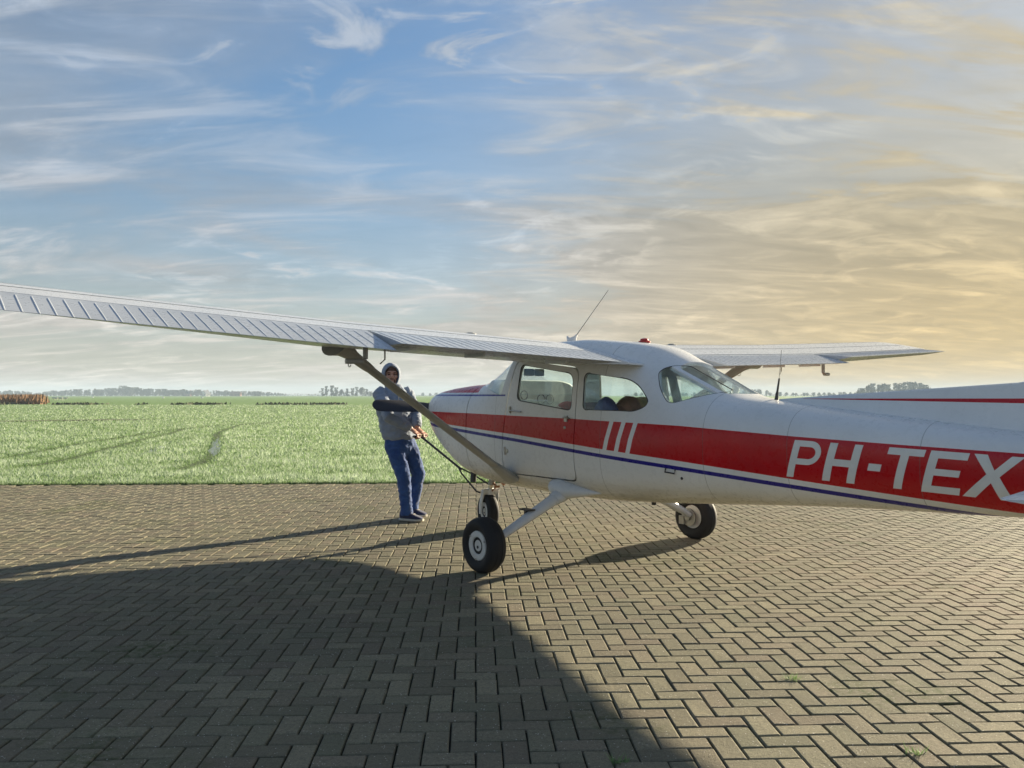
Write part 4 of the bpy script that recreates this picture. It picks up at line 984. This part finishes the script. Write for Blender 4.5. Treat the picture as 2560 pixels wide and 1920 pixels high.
# face: eyes, brows, beard
for s_ in (-1, 1):
    bm = bmesh.new(); ellipsoid(bm, hp(s_*.031, .083, .012), (.014, .007, .007), HR, 12); me = bpy.data.meshes.new('eye'); bm.to_mesh(me); bm.free(); person_part('eye', me, 'eye')
    bm = bmesh.new(); ellipsoid(bm, hp(s_*.032, .092, .033), (.021, .006, .0045), HR, 12); me = bpy.data.meshes.new('eyebrow'); bm.to_mesh(me); bm.free(); person_part('eyebrow', me, 'hair')
bm = bmesh.new(); ellipsoid(bm, hp(0, .066, -.090), (.030, .026, .024), HR, 14); ellipsoid(bm, hp(0, .090, -.040), (.026, .008, .006), HR, 12)
for s_ in (-1, 1): tube(bm, [hp(s_*.030, .084, -.045), hp(s_*.032, .080, -.066), hp(s_*.024, .076, -.084)], [.006, .007, .008], 8)
me = bpy.data.meshes.new('beard'); bm.to_mesh(me); bm.free(); person_part('beard', me, 'hair')
bm = bmesh.new(); ellipsoid(bm, hp(0, -.015, .052), (.080, .098, .078), HR, 20); me = bpy.data.meshes.new('hair'); bm.to_mesh(me); bm.free(); person_part('hair', me, 'hair')

# tow bar: shaft, cross handle, two prongs hooked on the nose gear
tb = empty('tow_bar', (bar_dir_end.x, bar_dir_end.y, 0)); tag(tb, 'slim black tow bar hooked to the nose wheel fork', 'tow bar')
def tb_part(name, bm, m_='blacktube'):
    o_ = bm_obj(name, bm, m_); o_.data.transform(Matrix.Translation(-tb.location)); o_.parent = tb; return o_
fork_pt = grip.lerp(bar_dir_end, .56)
bm = bmesh.new(); tube(bm, [grip-bdir*.01, fork_pt+bdir*.05], .0125, 12); tb_part('shaft', bm)
bm = bmesh.new(); tube(bm, [grip-cross*.125, grip+cross*.125], .0115, 12); tb_part('handle', bm)
wax = Matrix.Rotation(AYAW, 3, 'Z') @ nax
for s_ in (-1, 1):
    bm = bmesh.new(); tube(bm, [fork_pt, fork_pt.lerp(bar_dir_end, .25)+wax*(s_*.05), bar_dir_end+wax*(s_*.125)-bdir*.03, bar_dir_end+wax*(s_*.10)], .009, 10); tb_part('prong', bm)

# ================================================================== DISTANCE
def make_tree(seed, h, w, bare=.0):
    random.seed(seed); root = empty('tree')
    bm = bmesh.new(); tube(bm, [(0, 0, -.1), (random.uniform(-.2, .2), 0, h*.3), (random.uniform(-.4, .4), 0, h*.72)], [h*.028, h*.02, h*.006], 7)
    for k in range(7):
        a_ = random.uniform(0, 6.28); z0 = h*random.uniform(.25, .6); l_ = w*random.uniform(.4, .8); tube(bm, [(0, 0, z0), (l_*.5*math.cos(a_), l_*.5*math.sin(a_), z0+h*.12), (l_*math.cos(a_), l_*math.sin(a_), z0+h*.25)], [h*.012, h*.008, h*.003], 5)
    bm_obj('trunk', bm, 'bark', root)
    V, F_ = [], []
    lobes = [(random.gauss(0, .38)*w*(1.2-zf*.5), random.gauss(0, .38)*w*(1.2-zf*.5), h*zf, random.uniform(.26, .46)*w) for zf in [random.uniform(.14, .90) for _ in range(15)]]
    for lx, ly, lz, lr in lobes:
        for _ in range(60):
            v_ = Vector((random.gauss(0, 1), random.gauss(0, 1), random.gauss(0, 1))).normalized()*lr*random.uniform(.5, 1.05); c_ = Vector((lx, ly, lz))+v_; c_.z = max(h*.03, min(h, c_.z)); s_ = random.uniform(.25, .6)
            e1 = Vector((random.gauss(0, 1), random.gauss(0, 1), random.gauss(0, 1))).normalized(); e2 = e1.orthogonal().normalized(); k = len(V)
            V += [c_+e1*s_, c_+e2*s_, c_-e1*s_, c_-e2*s_*.8]; F_.append((k, k+1, k+2, k+3))
    me = bpy.data.meshes.new('crown'); me.from_pydata([v[:] for v in V], [], F_); link_mesh('crown', me, 'leaf', root, None); return root
protos = [make_tree(11, 12, 4.2), make_tree(12, 14, 4.8), make_tree(13, 10, 4.6), make_tree(14, 15, 3.4), make_tree(15, 8, 4.6)]
random.seed(21); used = set()
def put_tree(k, u, Zd, hpx, label, group):
    """hpx: height above the horizon in photograph pixels"""
    root = protos[k] if k not in used else copy_tree(protos[k]); used.add(k)
    hgt = (12, 14, 10, 15, 8)[k]; sc = (1.4+hpx*Zd/2073)/hgt; root.location = ((u-1280)/2073*Zd, Zd, 0); root.scale = (sc, sc, sc); root.rotation_euler = (0, 0, random.uniform(0, 6.28))
    tag(root, label, 'tree', group)
for i, (u, hh, k) in enumerate(((805, 18, 1), (816, 24, 3), (829, 25, 1), (842, 20, 0), (853, 15, 2), (868, 17, 1), (880, 18, 0), (893, 21, 1), (905, 20, 2), (917, 16, 0), (927, 9, 4))):
    put_tree(k, u, 900+random.uniform(-20, 30), hh, 'hazy tree of the small copse beyond the pasture behind the wing strut', 'trees of the copse beyond the strut')
for i, (u, hh, k) in enumerate(((2156, 17, 4), (2170, 26, 2), (2184, 30, 0), (2197, 27, 1), (2210, 29, 2), (2222, 28, 0), (2236, 31, 1), (2248, 30, 2), (2262, 33, 0), (2274, 34, 1), (2287, 33, 2), (2300, 31, 0), (2309, 25, 4))):
    put_tree(k, u, 780+random.uniform(-20, 30), hh, 'hazy tree of the dense copse behind the tail of the airplane', 'trees of the copse behind the tail')
def belt_h(u):
    return float(np.interp(u, [0, 20, 60, 85, 110, 180, 240, 290, 320, 350, 385, 430, 470, 520, 600, 650, 720], [9, 11, 9, 4, 8, 13, 15, 19, 21, 18, 14, 15, 12, 11, 10, 8, 4]))
u = 2
while u < 720:
    if abs(u-515) > 9: put_tree(random.choice((0, 2, 4, 4, 1)), u, 1180+random.uniform(-60, 90), belt_h(u)*random.uniform(.75, 1.1)+1, 'hazy tree in the long tree belt on the horizon over the pasture', 'trees of the long belt on the horizon')
    u += random.uniform(5, 9)
for u_ in range(1060, 1240, 14): put_tree(4, u_+random.uniform(-4, 4), 1400+random.uniform(-40, 60), random.uniform(3, 7), 'low hazy tree on the horizon between the man and the cowling', 'low trees beyond the cowling')
for u_ in range(1590, 2150, 13): put_tree(random.choice((4, 2)), u_+random.uniform(-4, 4), 1000+random.uniform(-40, 60), 6+7*abs(noise.noise(Vector((u_*.013, 0, 0))))+(6 if 1850 < u_ < 1920 else 0), 'low hazy tree of the hedgerow on the horizon past the cabin', 'hedgerow trees past the cabin')
# hedge banks on the horizon (one mass)
def bank(name, u0, u1, Zd, hgt, label):
    V, F_ = [], []; x0, x1 = (u0-1280)/2073*Zd, (u1-1280)/2073*Zd; n_ = int((x1-x0)*5.0)
    for i in range(n_):
        x = random.uniform(x0, x1); hh = hgt*(.55+.6*abs(noise.noise(Vector((x*.03, Zd, 0))))); z = hh*random.random()**.7; y = Zd+random.uniform(-3, 3); s_ = random.uniform(.3, .7); k = len(V); a_ = random.uniform(0, 3.14)
        V += [(x-s_*math.cos(a_), y-s_*math.sin(a_), z-s_*.4), (x+s_*math.cos(a_), y+s_*math.sin(a_), z-s_*.4), (x+random.gauss(0, .3), y, z+s_)]; F_.append((k, k+1, k+2))
    me = bpy.data.meshes.new(name); me.from_pydata(V, [], F_); tag(link_mesh(name, me, 'leaf', None, None), label, 'hedge', kind='stuff')
bank('hedge', -120, 800, 1100, 4.6, 'long dark hedge line on the horizon beneath the tree belt'); bank('far_hedge', 780, 1300, 1300, 2.4, 'low hazy hedge on the horizon behind the man'); bank('field_hedge', 1560, 2700, 1000, 3.6, 'low hedge on the horizon behind the tail of the airplane')
# farm buildings
def house(name, u, Zd, w, dpt, hw, hr, rz, wall, roof, label, chim=False):
    e = empty(name, ((u-1280)/2073*Zd, Zd, 0), rz); tag(e, label, 'house')
    bm = bmesh.new(); box(bm, (0, 0, hw/2), (w, dpt, hw)); 
    v = [bm.verts.new(p) for p in ((-w/2, -dpt/2, hw), (w/2, -dpt/2, hw), (-w/2, dpt/2, hw), (w/2, dpt/2, hw), (-w/2, 0, hw+hr), (w/2, 0, hw+hr))]; bm.faces.new((v[0], v[2], v[4])); bm.faces.new((v[1], v[3], v[5])); bm_obj('wall', bm, wall, e, None)
    bm = bmesh.new(); 
    for s_ in (-1, 1):
        pr_ = [(0, hw+hr+.25), (s_*(dpt/2+.4), hw-.05), (s_*(dpt/2+.4), hw+.2), (0, hw+hr+.5)]; rings(bm, [[(x, p[0], p[1]) for p in pr_] for x in (-w/2-.3, w/2+.3)])
    r_ = bm_obj('roof', bm, roof, e, None)
    if chim: bm = bmesh.new(); box(bm, (w*.3, 0, hw+hr+.6), (.9, .9, 1.6)); bm_obj('chimney', bm, 'brickwall', r_, None)
    for k in range(3): bm = bmesh.new(); box(bm, (-w*.3+k*w*.3, -dpt/2-.02, hw*.5), (1.2, .1, 1.5)); bm_obj('window', bm, 'window', e, None)
    for k in (-1, 1): bm = bmesh.new(); box(bm, (-w/2-.02, k*dpt*.22, hw*.5), (.1, 1.2, 1.5)); bm_obj('window', bm, 'window', e, None)
house('farmhouse', 515, 1120, 9, 7, 3.2, 4.2, R(70), 'housewall', 'roofg', 'small white farmhouse with steep gable among the horizon trees', True)
house('barn', 590, 1120, 13, 9, 2.8, 3.2, R(8), 'brickwall', 'roof', 'wide brick barn with red roof on the horizon', False)
house('cottage', 470, 1150, 11, 8, 3.2, 3.6, R(-12), 'brickwall', 'roofg', 'brick cottage with grey roof on the horizon left of the white farmhouse', True)
# sheep
def sheep(u, v, yaw, label):
    z_ = 1.4*2073/(v-988); bm = bmesh.new(); ellipsoid(bm, (0, 0, .62), (.52, .26, .27)); ellipsoid(bm, (.30, 0, .66), (.24, .2, .22)); tube(bm, [(.42, 0, .72), (.58, 0, .80), (.66, 0, .74), (.80, 0, .62)], [.12, .10, .095, .05], 10)
    for sx_ in (-.32, .30):
        for sy_ in (-.13, .13): tube(bm, [(sx_, sy_, .5), (sx_-.03, sy_, .26), (sx_, sy_, .0)], [.07, .04, .035], 8)
    for sy_ in (-1, 1): ellipsoid(bm, (.60, sy_*.10, .82), (.03, .07, .03))
    o_ = temp(bm); me = remesh(o_, .035, 2); me.materials.clear(); o_ = link_mesh('sheep', me, 'wool', None, 60); o_.location = ((u-1280)/2073*z_, z_, -.01); o_.rotation_euler = (0, 0, yaw); tag(o_, label, 'sheep', 'sheep grazing beyond the ditch')
for i, (u, v) in enumerate(((134, 1000), (141, 1001), (147, 1000), (153, 1001), (158, 1000.5), (164, 1001))): sheep(u, v, (.3, 2.9, .1, 3.3, -.2, .5)[i], 'cream sheep grazing in the small flock beside the reeds')
# airfield markers
def marker(u, v, label):
    z_ = 1.4*2073/(v-988); bm = bmesh.new(); rings(bm, [[(-.5, -.25, 0), (.5, -.25, 0), (.5, .25, 0), (-.5, .25, 0)], [(-.45, -.05, .5), (.45, -.05, .5), (.45, .05, .5), (-.45, .05, .5)]]); o_ = bm_obj('runway_marker', bm, 'marker', None, None); o_.location = ((u-1280)/2073*z_, z_, -.015); tag(o_, label, 'marker', 'white runway markers')
for u, v in ((232, 994), (408, 995), (505, 995)): marker(u, v, 'small white wedge-shaped runway marker far out on the pasture')
# weeds in the joints
def weed(u, v, label):
    p = gpt(u, v); V, F_ = [], []
    for i in range(46):
        a_ = random.uniform(0, 6.28); l_ = random.uniform(.015, .05); k = len(V); b0 = p+Vector((random.gauss(0, .015), random.gauss(0, .006), -.012)); sd_ = Vector((-math.sin(a_), math.cos(a_), 0))*.004
        V += [b0-sd_, b0+sd_, b0+Vector((math.cos(a_)*l_, math.sin(a_)*l_, l_*.7+.006))]; F_.append((k, k+1, k+2))
    me = bpy.data.meshes.new('weed'); me.from_pydata([q[:] for q in V], [], F_); me.materials.append(M['blade']); add_tint(me, np.tile([[.8, .0, .0]], (len(F_), 1))); o_ = bpy.data.objects.new('weed', me); COL.objects.link(o_); tag(o_, label, 'weed', 'weeds in the paving joints')
for u, v in ((2290, 1884), (1548, 1906), (1980, 1700)): weed(u, v, 'tiny yellow green weed growing in a paving joint')

# ------------------------------------------------------------------ haze
m = bpy.data.materials.new('haze_air'); m.use_nodes = True; t = NT(m.node_tree); o = t.n('ShaderNodeOutputMaterial'); pvn = t.n('ShaderNodeVolumePrincipled')
pvn.inputs['Color'].default_value = (.66, .83, 1.0, 1); pvn.inputs['Density'].default_value = .00040; pvn.inputs['Anisotropy'].default_value = .0
t.link(pvn.outputs[0], o.inputs['Volume'])
bm = bmesh.new(); box(bm, (0, 1400, 15.5), (6800, 3800, 33)); hz = bm_obj('haze', bm, m, None, None); tag(hz, 'thin pale morning haze over the pasture', 'haze', kind='stuff')
